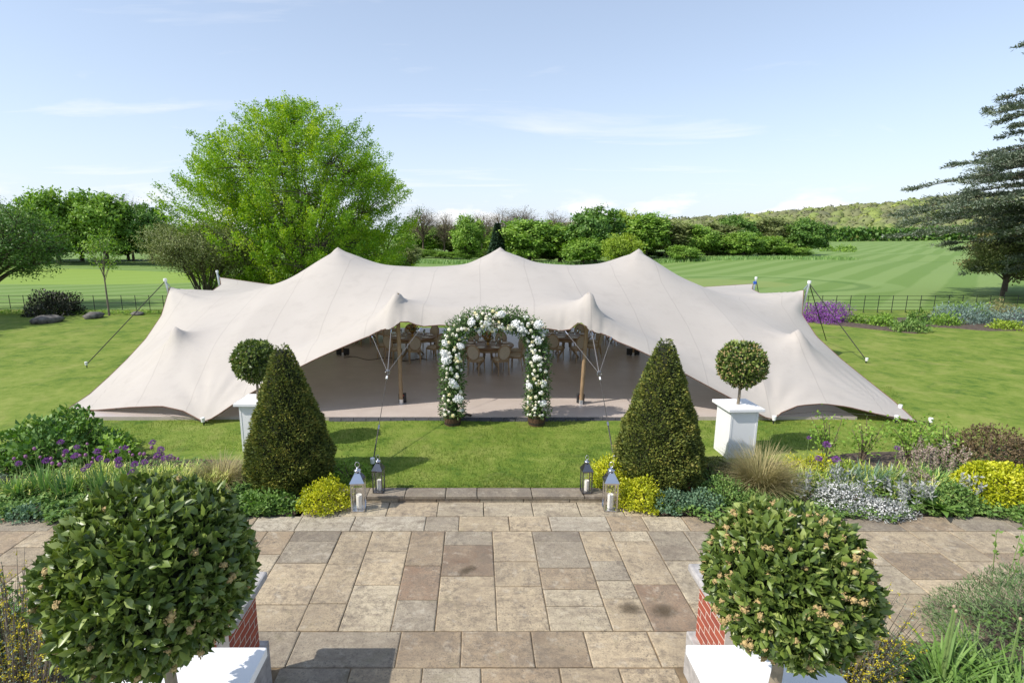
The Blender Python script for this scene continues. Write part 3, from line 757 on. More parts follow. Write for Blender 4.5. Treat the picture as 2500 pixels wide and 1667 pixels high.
RIGHT = [(10.56,12.38,.02),(10.9,13.6,.16),(11.05,14.8,.38),(11.05,16,.72),(10.98,17.2,1.2),(11.15,18.4,1.75),(11.72,19.4,2.5),(11.7,20.3,2.25),(11.9,22.5,2.0),(12.3,24.2,2.05),(12.84,25.2,2.2)]
BACK = [(-11.96,25.2,2.5),(-9,25,2.1),(-5,25.1,2.35),(-2,25,2.05),(.5,25.1,2.35),(3,25,2.05),(5.8,25.1,2.35),(9.4,25,2.0),(12.84,25.2,2.2)]
PEAKS = [(-4.93,19.4,4.0),(.81,19.4,4.0),(5.72,19.4,3.95),(-2.04,13.75,3.0),(2.85,13.75,3.0),(-8.37,14.8,1.93),(8.91,14.8,1.86)]
def solve_tent(NS=221, NT=111, it=3600):
    xs = np.linspace(0, 1, NS); ts = np.linspace(0, 1, NT)
    def along(c, q, ax):
        p = np.array(c, float); u = (p[:, ax] - p[0, ax]) / (p[-1, ax] - p[0, ax])
        return np.stack([np.interp(q, u, p[:, k]) for k in range(3)], 1)
    Fr, Bk, Lf, Rt = along(FRONT, xs, 0), along(BACK, xs, 0), along(LEFT, ts, 1), along(RIGHT, ts, 1)
    s = xs[:, None, None]; t = ts[None, :, None]
    P = (1 - t) * Fr[:, None] + t * Bk[:, None] + (1 - s) * Lf[None] + s * Rt[None] - ((1 - s) * (1 - t) * Fr[0] + s * (1 - t) * Fr[-1] + (1 - s) * t * Bk[0] + s * t * Bk[-1])
    Q = P.copy(); pin = np.zeros((NS, NT), bool); tgt = np.zeros((NS, NT, 3))
    for x, y, z in PEAKS:
        d = (Q[:, :, 0] - x) ** 2 + (Q[:, :, 1] - y) ** 2
        i, j = np.unravel_index(d.argmin(), d.shape)
        sh = np.array([x - Q[i, j, 0], y - Q[i, j, 1], 0])
        for a in (-1, 0, 1):
            for b_ in (-1, 0, 1):
                k = abs(a) + abs(b_)
                pin[i + a, j + b_] = True; tgt[i + a, j + b_] = Q[i + a, j + b_] + sh; tgt[i + a, j + b_, 2] = z - (0, .07, .12)[k]
    rid = [(-11.01,2.58),(-9.5,2.30),(-8.2,2.42),(-6.4,2.92),(-4.93,3.95),(-3.6,3.36),(-1.95,3.28),(-.4,3.36),(.81,3.95),(2.1,3.42),(3.63,3.34),(4.7,3.42),(5.72,3.9),(7.0,3.0),(8.8,2.30),(10.2,2.14),(11.72,2.46)]
    w = .05 * np.exp(-((Q[:, :, 1] - 19.4) / .9) ** 2)[1:-1, 1:-1]
    st = (np.interp(Q[:, :, 0], [a for a, _ in rid], [z for _, z in rid]) - .02 * (Q[:, :, 1] - 19.4))[1:-1, 1:-1]
    # the sheet is pulled tight over a line between the two entrance poles
    ent = [(-6.2, .75), (-5, 1.35), (-4, 1.75), (-3.4, 2.0), (-2.9, 2.27), (-2.5, 2.48), (-2.04, 2.86), (-1.6, 2.70), (-.8, 2.63), (.4, 2.62), (1.6, 2.64), (2.4, 2.72), (2.85, 2.86), (3.1, 2.52), (3.35, 2.33), (3.9, 2.05), (4.9, 1.6), (5.9, 1.1)]
    w2 = (.10 * np.exp(-((Q[:, :, 1] - 13.85) / .35) ** 2) * ((Q[:, :, 0] > -4.6) & (Q[:, :, 0] < 5.2)))[1:-1, 1:-1]
    st = (w * st + w2 * np.interp(Q[:, :, 0], [a for a, _ in ent], [z for _, z in ent])[1:-1, 1:-1]) / np.maximum(w + w2, 1e-9); w = w + w2
    Z = P[:, :, 2].copy()
    for k in range(it):
        nn = .25 * (Z[2:, 1:-1] + Z[:-2, 1:-1] + Z[1:-1, 2:] + Z[1:-1, :-2])
        Z[1:-1, 1:-1] = (nn + w * st) / (1 + w)
        Z[pin] = tgt[pin][:, 2]
    P[:, :, 2] = Z
    P[pin] = tgt[pin]
    # small radial puckers where the valance is gathered by its ropes
    for ax, ay, r in ((-2.13, 13.2, .34), (2.85, 13.22, .38), (-2.5, 13.2, .25), (2.2, 13.28, .25), (3.2, 13.15, .3)):
        dx, dy = P[:, :, 0] - ax, P[:, :, 1] - ay
        rr = np.hypot(dx, dy * .6)
        P[:, :, 1] += .030 * np.sin(dx * 40) * np.exp(-(rr / r) ** 2)
    # stress folds that fan out from the anchors
    for ax, ay, nf, r, am in ((-6.47, 12.23, 15, 1.5, .028), (7.07, 12.36, 15, 1.5, .028), (-10.54, 13.31, 22, 2.0, .03), (10.56, 12.38, 22, 2.0, .03), (-11.01, 19.4, 16, 1.8, .03), (11.72, 19.4, 16, 1.8, .03), (-8.37, 14.8, 9, .9, .018), (8.91, 14.8, 9, .9, .018), (-2.04, 13.75, 9, .7, .016), (2.85, 13.75, 9, .7, .016), (-4.93, 19.4, 9, 1.4, .02), (.81, 19.4, 9, 1.4, .02), (5.72, 19.4, 9, 1.4, .02)):
        dx, dy = P[:, :, 0] - ax, P[:, :, 1] - ay; rr = np.hypot(dx, dy); th = np.arctan2(dy, dx)
        edge = np.ones((NS, NT)); edge[:, 0] = edge[:, -1] = 0; edge[0] = edge[-1] = 0
        P[:, :, 2] += edge * am * np.sin(th * nf + .8 * np.sin(th * 3)) * np.clip(rr / (r * .4), 0, 1) * np.exp(-(rr / r) ** 2)
    return P
TP = solve_tent()
NS, NT = TP.shape[:2]
marquee = thing('stretch_marquee', 'large cream stretch tent with pointed peaks standing on the lawn', 'marquee', (0, 0, 0))
I = np.arange(NS - 1)[:, None] * NT + np.arange(NT - 1)[None]
Fq = np.stack([I, I + NT, I + NT + 1, I + 1], -1).reshape(-1, 4)
uu, vv_ = np.meshgrid(np.linspace(0, 1, NS), np.linspace(0, 1, NT), indexing='ij')
uvs = np.stack([uu, vv_], -1).reshape(-1, 2)
fab = link('fabric', np_mesh('fabric', TP.reshape(-1, 3), Fq, M['stretch_fabric'], smooth=True, uv=uvs), marquee)
for pts in (TP[:, 0], TP[0], TP[-1], TP[:, -1]):
    MB().tube([p for p in pts[::2]], .014, 5).build('hem', M['hem'], marquee)
def pole(a, b_, r=.05, mat='pole_wood', cap=True):
    o = MB().tube([a, b_], r, 10).build('pole', M[mat], marquee)
    if cap:
        d = (Vector(b_) - Vector(a)).normalized()
        MB().tube([Vector(a) - d * 0, Vector(a) + d * .12], r * 1.15, 10).build('pole_shoe', M['aluminium'], o)
    return o
def roof_z(x, y):
    d = (TP[:, :, 0] - x) ** 2 + (TP[:, :, 1] - y) ** 2
    return TP[:, :, 2].ravel()[d.argmin()]
FZ = 0.08
pole((-1.99, 13.61, FZ), (-2.04, 13.75, 2.96)); pole((2.71, 13.55, FZ), (2.85, 13.75, 2.96))
for x, z in ((-4.93, 3.95), (.81, 3.95), (5.72, 3.9)): pole((x, 19.4, FZ), (x, 19.4, z), .055)
for x, z in ((-8.37, 1.88), (8.91, 1.8)): pole((x, 14.8, FZ), (x, 14.8, z), .045)
for x in (-5, .5, 5.8): pole((x, 25.25, 0), (x, 25.12, 2.45), .045, 'aluminium')
outer = []
for (bx_, by_, tx_, ty_, tz_) in ((-10.75, 19.5, -11.19, 19.45, 2.80), (11.55, 19.5, 11.92, 19.45, 2.72), (-11.75, 25.1, -12.1, 25.3, 2.72), (12.6, 25.1, 13.0, 25.3, 2.42)):
    o = MB().tube([(bx_, by_, 0), (tx_, ty_, tz_)], .045, 10).build('pole', M['aluminium'], marquee); outer.append((tx_, ty_, tz_))
    MB().lathe([(.06, 0), (.06, .09), (.03, .10)], 10, (tx_, ty_, tz_)).build('pole_cap', M['white_paint'], o)
# ties from the fabric corners to the outer poles
for a, b_ in (((-11.01, 19.4, 2.6), outer[0]), ((11.72, 19.4, 2.49), outer[1]), ((-11.96, 25.2, 2.5), outer[2]), ((12.84, 25.2, 2.2), outer[3])):
    MB().tube([a, b_], .02, 6).build('tie', M['steel'], marquee)
MB().box((12.92, 25.22, 2.25), (.12, .08, .12)).build('ratchet_strap', M['blue_strap'], marquee)
def rope(pts, r=.009, mat='rope'): return MB().tube(pts, r, 5).build('guy_rope', M[mat], marquee)
pegs = []
rope([outer[0], (-13.29, 17.89, .1)], .016); pegs.append((-13.29, 17.89, 'white capped peg of the guy rope on the lawn left of the marquee'))
rope([outer[1], (13.67, 18.5, .1)], .016); pegs.append((13.67, 18.5, 'white capped peg of the long guy rope on the right lawn'))
rope([outer[1], (14.6, 22.2, .1)], .016)
rope([outer[3], (14.3, 26.6, .05)], .016); rope([outer[2], (-13.4, 26.6, .05)], .016)
pegs.append((-6.47, 12.16, 'white capped peg holding the front left point of the tent edge'))
pegs.append((7.07, 12.28, 'white capped peg holding the front right point behind the right white plinth'))
pegs.append((10.74, 13.15, 'white capped peg just behind the right front corner of the tent'))
pegs.append((10.01, 12.32, 'white capped peg under the right front edge near the corner'))
pegs.append((10.68, 12.14, 'white capped peg out in front of the right tent corner'))
rope([(10.5, 12.38, .03), (10.68, 12.14, .1)]); rope([(10.3, 12.6, .1), (10.74, 13.15, .1)]); rope([(9.62, 12.45, .19), (10.01, 12.32, .1)])
# front bridles: three legs gathered at a ring, then one line to a peg behind the lanterns
for sgn, ring, legs, buckle, peg in ((-1, (-2.03, 11.9, 1.36), ((-2.62, 13.2, 1.98), (-2.13, 13.2, 2.12), (-1.4, 13.3, 2.15)), .63, (-2.02, 9.86, .1)),
                                     (1, (2.78, 11.95, 1.32), ((2.2, 13.28, 2.06), (2.85, 13.22, 2.05), (3.32, 13.15, 1.93)), .6, (2.68, 9.95, .1))):
    for k, l in enumerate(legs):
        rope([l, ring], .007 if k != 1 else .011, 'pale_rope')
        v = (Vector(ring) - Vector(l)).normalized()
        MB().tube([Vector(l), Vector(l) + v * .13], .02, 6).build('carabiner', M['steel'], marquee)
    mbr = MB(); c = Vector(ring)
    mbr.tube([c + Vector((.05 * math.cos(w), 0, .05 * math.sin(w))) for w in np.linspace(0, 2 * math.pi, 13)], .010, 6, False); mbr.build('ring', M['steel'], marquee)
    v = Vector(peg) - c
    MB().tube([c + v * .05, c + v * .085], .022, 6).build('clamp', M['white_paint'], marquee)
    rope([ring, peg], .008); rope([c + v * buckle, peg], .013)
    MB().tube([c + v * buckle, c + v * (buckle + .045)], .022, 6).build('buckle', M['steel'], marquee)
pegs.append((-2.02, 9.80, 'white capped peg behind the small left lantern')); pegs.append((2.68, 9.90, 'white capped peg behind the golden shrub and right lanterns'))
# low ground ropes under the open front flaps
rope([(-9.0, 12.86, .2), (-8.0, 12.7, .16), (-6.6, 12.3, .06)], .006); rope([(7.2, 12.4, .18), (8.4, 12.5, .25), (9.6, 12.44, .15)], .006)
for x, y, lab in pegs:
    t = thing('tent_peg', lab, 'tent peg', (x, y, 0), rnd.uniform(0, 3), 'white capped tent pegs')
    MB().tube([(0, 0, -.1), (.02, -.01, .12)], .018, 6).build('stake', M['iron'], t)
    MB().lathe([(.040, .09), (.048, .19), (.038, .20)], 10).build('peg_cap', M['white_paint'], t)

# floor of the marquee
fl = MB().box((-.2, 19.03, FZ / 2 - .02), (18.9, 12.94, FZ + .04)).build('tent_floor', M['floor_board']); props(fl, 'pale boarded floor inside the marquee', kind='structure')
me = MB().add([(-.145, -.09, -.06), (.145, -.09, -.06), (.145, 0.02, -.06), (-.145, .02, -.06), (-.145, -.02, .035), (.145, -.02, .035), (.145, .02, .035), (-.145, .02, .035)], [(0, 3, 2, 1), (4, 5, 6, 7), (0, 1, 5, 4), (1, 2, 6, 5), (2, 3, 7, 6), (3, 0, 4, 7)]).mesh('edge_ramp', M['rubber'])
for k in range(25):
    o = link('edge_ramp', me, fl); o.location = (-3.45 + k * .302, 12.535, .03)
# cable lying on the floor
pts = [(-4.8 + .16 * k, 19.0 + .22 * math.sin(k * .8) - .02 * k, FZ + .010) for k in range(20)]
props(MB().tube(pts, .009, 5).build('power_cable', M['black_box']), 'thin black cable wandering over the tent floor on the left', 'cable')

def uplight(name, label, x, y, red):
    t = thing(name, label, 'uplighter', (x, y, FZ), 0)
    for s in (-1, 1):
        o = MB().box((s * (.05 if red else .13), .10, .15 if not red else .13), (.092 if red else .2, .12, .24 if not red else .24)).build('housing', M['black_box'], t); bevel(o, .012, 1)
        if red: MB().lathe([(.03, 0), (.026, .02)], 10, (0, 0, 0)).build('lens', M['red_plastic'], t).location = (s * .02, .030, .20)
    MB().tube([(-.1, .1, .02), (.1, .1, .02)], .02, 6).build('bracket', M['iron'], t)
    return t
uplight('uplighter', 'small black uplighter with red lens at the foot of the left front pole', -1.97, 13.62, True)
uplight('uplighter', 'small black uplighter with red lens at the foot of the right front pole', 2.72, 13.58, True)
uplight('uplighter', 'pair of black light boxes at the left ridge pole', -4.93, 19.3, False)
uplight('uplighter', 'pair of black light boxes at the right ridge pole', 5.72, 19.3, False)

# ------------------------------------------------------------------ tables and chairs in the marquee
def make_chair():
    t = thing('oval_back_chair', 'oval backed wooden chair', 'chair')
    for sx in (-1, 1):
        MB().tube([(sx * .19, .19, .44), (sx * .195, .20, 0)], [.024, .015], 6).build('leg', M['chair_wood'], t)
        MB().tube([(sx * .17, -.20, .46), (sx * .18, -.24, .22), (sx * .185, -.28, 0)], [.024, .02, .016], 6).build('leg', M['chair_wood'], t)
    def rnd_rect(z0, z1, wx, wy):
        vs = []; n = 20
        for z in (z0, z1):
            for k in range(n):
                w = 6.2832 * k / n; c_, s_ = math.cos(w), math.sin(w)
                vs.append((wx * math.copysign(abs(c_) ** .5, c_), wy * math.copysign(abs(s_) ** .5, s_), z))
        return vs, [tuple(range(n))[::-1], tuple(range(n, 2 * n))] + [(k, (k + 1) % n, n + (k + 1) % n, n + k) for k in range(n)]
    MB().add(*rnd_rect(.40, .455, .235, .225)).build('seat_frame', M['chair_wood'], t)
    MB().add(*rnd_rect(.455, .50, .21, .205)).build('seat', M['chair_linen'], t)
    # oval back, leaning
    def bp(w, a, b_): 
        x = a * math.cos(w); z = .72 + b_ * math.sin(w)
        return (x, -.22 - (z - .46) * .20, z)
    MB().tube([bp(w, .205, .245) for w in np.linspace(0, 2 * math.pi, 25)], .021, 6, False).build('back_frame', M['chair_wood'], t)
    vs = [bp(w, .185, .225) for w in np.linspace(0, 2 * math.pi, 21)[:-1]]
    n = len(vs); f = [(x, y + .022, z) for x, y, z in vs]; bk = [(x, y - .026, z) for x, y, z in vs]
    MB().add(f + bk, [tuple(range(n)), tuple(range(n, 2 * n))[::-1]] + [(k, n + k, n + (k + 1) % n, (k + 1) % n) for k in range(n)]).build('backrest', M['chair_linen'], t)
    MB().tube([(-.15, -.215, .46), (-.10, -.225, .49)], .018, 5).tube([(.15, -.215, .46), (.10, -.225, .49)], .018, 5).build('back_stay', M['chair_wood'], t)
    return t
chair0 = make_chair(); chair_used = [False]
def place_chair(x, y, rz, label, group):
    if not chair_used[0]:
        chair_used[0] = True; chair0.location = (x, y, FZ); chair0.rotation_euler = (0, 0, rz); chair0['label'] = label; chair0['group'] = group
    else: clone(chair0, (x, y, FZ), rz, None, label, group)
table0 = None
def make_table(label):
    t = thing('round_table', label, 'table', (0, 0, FZ), 0, 'round tables in the marquee')
    MB().lathe([(.84, .70), (.87, .715), (.87, .745), (.85, .755)], 40).build('tabletop', M['table_wood'], t)
    MB().lathe([(.78, .62), (.80, .64), (.80, .699)], 40).build('apron', M['chair_wood'], t)
    for k in range(4):
        w = math.pi / 4 + k * math.pi / 2
        MB().tube([(.15 * math.cos(w), .15 * math.sin(w), .64), (.18 * math.cos(w), .18 * math.sin(w), .3), (.52 * math.cos(w), .52 * math.sin(w), 0)], [.05, .045, .03], 6).build('leg', M['chair_wood'], t)
    return t
def leafball(name, n, c, r, leafL, mat, squash=1.0, shell=.75, wid=.5, parent=None):
    d = rvec(n); rad = r * (shell + (1 - shell) * rng.random(n)) * (.9 + .1 * np.sin(d[:, 0] * 7 + d[:, 2] * 5))
    pos = d * rad[:, None] * np.array([1, 1, squash]) + np.array(c)
    ax = unit(d * .8 + rvec(n) * .8); nr = unit(d + rvec(n) * .6)
    return link(name, leaf_mesh(name, pos, ax, nr, leafL * rng.uniform(.7, 1.3, n), leafL * wid * rng.uniform(.7, 1.2, n), mat, rng.normal(.5, .22, n)), parent)
glass_me = MB().lathe([(.035, 0), (.006, .008), (.006, .09), (.035, .13), (.032, .21)], 8).mesh('wine_glass', M['glass_bottle'], True)
plate_me = MB().lathe([(.08, 0), (.14, .012), (.138, .016)], 16).mesh('plate', M['white_paint'], True)
TABLES = [(.36, 17.75, 'round wooden table straight behind the flower arch', 'at the middle table behind the flower arch', 8, 1),
          (-2.35, 19.3, 'round wooden table just left of the flower arch', 'at the table just left of the flower arch', 8, .3),
          (3.3, 19.5, 'round wooden table just right of the flower arch', 'at the table just right of the flower arch', 8, .5),
          (-4.6, 22.2, 'rear left round wooden table beyond the left front pole', 'at the rear left table', 8, .2),
          (5.9, 22.3, 'rear right round wooden table beyond the right front pole', 'at the rear right table', 8, .7)]
NEAR = {0: 'back to the camera, right of two', 7: 'back to the camera, left of two'}
for ti, (x, y, lab, where, nc, ph) in enumerate(TABLES):
    if table0 is None: table0 = make_table(lab); tb = table0
    else: tb = clone(table0, None, None, None, lab)
    tb.location = (x, y, FZ)
    for k in range(nc):
        w = -math.pi / 2 + (k + .5) * 2 * math.pi / nc + (ph - 1) * .3
        l = 'oval chair ' + where.replace(' just ', ' ').replace('flower arch', 'arch').replace('middle table behind the arch', 'middle table') + ', ' + ('near side right', 'right side front', 'right side back', 'far side right', 'far side left', 'left side back', 'left side front', 'near side left')[k]
        place_chair(x + 1.0 * math.cos(w), y + 1.0 * math.sin(w), w + math.pi / 2, l, 'chairs ' + where)
    for k in range(nc):
        w = -math.pi / 2 + (k + .5) * 2 * math.pi / nc + (ph - 1) * .3
        if ti < 3:
            o = link('plate', plate_me); o.location = (x + .62 * math.cos(w), y + .62 * math.sin(w), FZ + .7555); props(o, 'small white plate laid ' + where, 'plate', 'plates ' + where)
            o = link('wine_glass', glass_me); o.location = (x + .46 * math.cos(w + .22), y + .46 * math.sin(w + .22), FZ + .7555); props(o, 'small clear wine glass standing ' + where, 'wine glass', 'glasses ' + where)
    c = thing('centrepiece', 'dried flower centrepiece in a brass bowl ' + where, 'centrepiece', (x, y, FZ + .7555), 0)
    MB().lathe([(.09, 0), (.035, .02), (.03, .10), (.12, .16), (.13, .20)], 14).build('bowl', M['brass'], c, True)
    leafball('foliage', 240, (0, 0, .27), .20 if ti else .24, .07, F['russet'], .8, .3, .5, c)
    mbf = MB()
    for k in range(18):
        d = rvec(1)[0]; d[2] = abs(d[2]); mbf.ball((.19 * d[0], .19 * d[1], .26 + .17 * d[2]), (.035, .035, .03), 6, 4)
    mbf.build('flower', plain('dried_flower_%d' % ti, (.42, .20, .05), .8, 0, .3, 30), c)
# hanging greenery under the roof by the entrance
for x, y, z, lab in ((-1.25, 14.6, 2.35, 'trailing green foliage hanging under the tent roof left of the arch'), (2.55, 16.5, 2.35, 'trailing green foliage hanging under the tent roof right of the arch')):
    t = thing('hanging_foliage', lab, 'hanging plant', (x, y, z))
    MB().tube([(0, 0, -.15), (0, 0, max(.2, roof_z(x, y) - z))], .006, 4).build('cord', M['rope'], t)
    leafball('foliage', 420, (0, 0, -.1), .32, .08, F['mid'], .6, .2, .45, t)

# ------------------------------------------------------------------ flower arch
AX, AY = .41, 12.26
arch = thing('flower_arch', 'tall flower covered arch of white hydrangeas and cream roses at the tent entrance', 'flower arch', (AX, AY, 0))
HW, ZT, ZS = 1.0, 2.50, 1.72
path = [(-HW, .22 + (ZS - .22) * k / 14) for k in range(15)] + [(-HW * abs(math.cos(w)) ** .72, ZS + (ZT - ZS) * math.sin(w) ** .85) for w in np.linspace(0, math.pi / 2, 14)[1:]]
path = path + [(-x, z) for x, z in path[::-1][1:]]
PA = np.array(path); seglen = np.r_[0, np.cumsum(np.hypot(*np.diff(PA, axis=0).T))]
def arch_pt(s):
    s = np.asarray(s) * seglen[-1]
    return np.interp(s, seglen, PA[:, 0]), np.interp(s, seglen, PA[:, 1])
MB().tube([(x, 0, z) for x, z in path], .045, 6).tube([(x, .12, z) for x, z in path], .03, 6).build('frame', M['bark'], arch)
mb = MB()
for k in range(0, len(path), 2):
    x, z = path[k]; mb.ball((x, .02, z), (.15, .14, .15), 8, 5, .1)
mb.build('moss_core', plain('moss', (.03, .05, .015), .95, 0, .3, 30), arch)
n = 9500
s = rng.random(n); x, z = arch_pt(s); d = rvec(n)
rad = .16 + .145 * rng.random(n) ** .7 + .03 * np.sin(s * 60)
pos = np.stack([x, np.zeros(n), z], 1) + d * rad[:, None]; pos[:, 2] = np.maximum(pos[:, 2], .255 + .03 * rng.random(n))
ax = unit(d + rvec(n) * .7); 
link('foliage', leaf_mesh('foliage', pos, ax, unit(d + rvec(n) * .7), rng.uniform(.045, .095, n), rng.uniform(.018, .038, n), F['arch'], rng.normal(.45, .24, n)), arch)
# sprigs that stick out
n = 170; s = rng.random(n); x, z = arch_pt(s); d = unit(rvec(n) + np.stack([np.zeros(n), np.zeros(n), np.full(n, .35)], 1)); P0, A0, T0 = [], [], []
for i in range(n):
    base = np.array([x[i], 0, z[i]]) + d[i] * .22; k = 9
    tt = np.linspace(0, 1, k)[:, None]; P0.append(base + d[i] * .17 * tt); A0.append(unit(d[i] * .6 + rvec(k))); T0.append(np.full(k, rng.uniform(.3, .8)))
P0, A0, T0 = np.concatenate(P0), np.concatenate(A0), np.concatenate(T0)
link('sprigs', leaf_mesh('sprigs', P0, A0, rvec(len(P0)), rng.uniform(.035, .07, len(P0)), rng.uniform(.014, .024, len(P0)), F['arch'], T0), arch)
def petals_ball(n, r, bump_r):
    mb = MB(); g = np.random.default_rng(5); mb.ball((0, 0, 0), (r * .86, r * .86, r * .72), 9, 6)
    for k in range(n):
        z = 1 - 2 * (k + .5) / n; a = k * 2.39996 + g.normal(0, .25); q = math.sqrt(1 - z * z); rr = r * g.uniform(.80, 1.12) * (1 + .10 * math.sin(a * 2 + z * 3)); b_ = bump_r * g.uniform(.7, 1.3)
        mb.ball((rr * q * math.cos(a), rr * q * math.sin(a), rr * z * .82), (b_, b_, b_ * .6), 5, 3)
    return mb
hyd = petals_ball(90, .092, .019).mesh('hydrangea', M['hydrangea'])
rose_me = {}
for k in ('rose_cream', 'rose_yellow', 'rose_white'):
    mb = MB().ball((0, 0, 0), (.036, .036, .032), 7, 4, .1)
    for j in range(5):
        a = j * 1.2566; mb.ball((.022 * math.cos(a), .022 * math.sin(a), .006), (.021, .021, .022), 5, 3)
    rose_me[k] = mb.mesh('rose', M[k])
# hydrangeas where the photograph shows them (on the side that faces the terrace)
for u, v_ in ((1223, 768), (1151, 787), (1272, 802), (1314, 793), (1089, 879), (1125, 845), (1106, 936), (1119, 974), (1087, 838), (1308, 874), (1314, 832), (1293, 942), (1327, 936), (1326, 985), (1189, 790), (1258, 791), (1084, 862)):
    p = dp(u, v_, AY - .24); o = link('hydrangea', hyd, arch); o.location = (p.x - AX, -.235, p.z); sc = rnd.uniform(.75, 1.15); o.scale = (sc, sc, sc); o.rotation_euler = (rnd.random() * 3, rnd.random() * 3, 0)
for k in range(6):
    s = rnd.random(); x, z = arch_pt(s); o = link('hydrangea', hyd, arch); o.location = (float(x) + rnd.uniform(-.1, .1), .24, float(z))
for k in range(290):
    s = rnd.random(); x, z = arch_pt(s)
    w = rnd.uniform(-2.6, -.5) if k < 225 else rnd.uniform(.3, 2.8)
    # direction in the plane across the path
    i = min(int(s * (len(PA) - 1)), len(PA) - 2); tg = PA[i + 1] - PA[i]; tg = tg / np.linalg.norm(tg)
    ox, oz = tg[1], -tg[0]; r = rnd.uniform(.235, .285)
    o = link('rose', rose_me[rnd.choice(('rose_cream', 'rose_cream', 'rose_white', 'rose_yellow', 'rose_white'))], arch)
    o.location = (float(x) + ox * r * math.cos(w), r * math.sin(w), max(.30, float(z) + oz * r * math.cos(w)))
    sc = rnd.uniform(.6, 1.25); o.scale = (sc, sc, sc); o.rotation_euler = (math.pi / 2 + rnd.uniform(-.5, .5), 0, rnd.uniform(-.6, .6))
for sx, lab in ((-1, 'brown half barrel tub under the left leg of the flower arch'), (1, 'brown half barrel tub under the right leg of the flower arch')):
    t = thing('half_barrel_tub', lab, 'tub', (AX + sx * HW, AY, 0), 0)
    me = None
    for k in range(16):
        a = 2 * math.pi * k / 16
        if me is None: me = MB().add([(.172, -.033, 0), (.190, -.0355, 0), (.190, .0355, 0), (.172, .033, 0), (.192, -.037, .27), (.212, -.0405, .27), (.212, .0405, .27), (.192, .037, .27)], [(0, 3, 2, 1), (4, 5, 6, 7), (0, 1, 5, 4), (1, 2, 6, 5), (2, 3, 7, 6), (3, 0, 4, 7)]).mesh('stave', M['tub_wood'])
        o = link('stave', me, t); o.rotation_euler = (0, 0, a)
    for z, r in ((.055, .197), (.21, .209)): MB().lathe([(r - .004, z - .014), (r + .003, z - .014), (r + .004, z + .014), (r - .003, z + .014)], 24).build('hoop', M['iron'], t)
    MB().lathe([(.17, .02), (.187, .235)], 20).build('soil_fill', M['soil'], t)
props(MB().tube([(AX - HW + .22, 12.5, .02 + FZ), (AX - HW + .32, 12.62, .05 + FZ), (AX - HW + .45, 12.58, .03 + FZ)], .035, 6).build('fallen_branch', M['bark']), 'short brown piece of wood beside the left tub of the arch', 'branch')

# ------------------------------------------------------------------ white plinths and clipped bay trees
def plinth(label, x, y, z, rot, w=.60, h=1.06, bw=.74):
    t = thing('white_plinth', label, 'plinth', (x, y, z), rot, 'white plinths')
    o = MB().box((0, 0, (h - .06) / 2), (w, w, h - .06)).build('column', M['white_paint'], t); bevel(o, .004, 2)
    o = MB().box((0, 0, h - .03), (bw, bw, .058)).build('top_board', M['white_paint'], t); bevel(o, .005, 2)
    for s in (-1, 1):                     # corner battens
        MB().box((s * (w / 2 - .02), -w / 2 - .003, (h - .06) / 2), (.04, .006, h - .064)).build('batten', M['white_paint'], t)
    return t
PL_FAR = [(-4.58, 10.85, -.02, 'white square plinth half hidden behind the left yew cone'), (5.28, 10.5, .05, 'white square plinth standing on the lawn right of the right yew cone')]
for x, y, r, lab in PL_FAR: plinth(lab, x, y, 0, r, .56, 1.06, .72)
UZ = 1.0
plinth('near left white plinth under the larger clipped bay ball', -1.60, 2.36, UZ, 0, .60, 1.06, .76)
plinth('near right white plinth under the flowering bay ball', 1.60, 2.38, UZ, 0, .60, 1.06, .76)

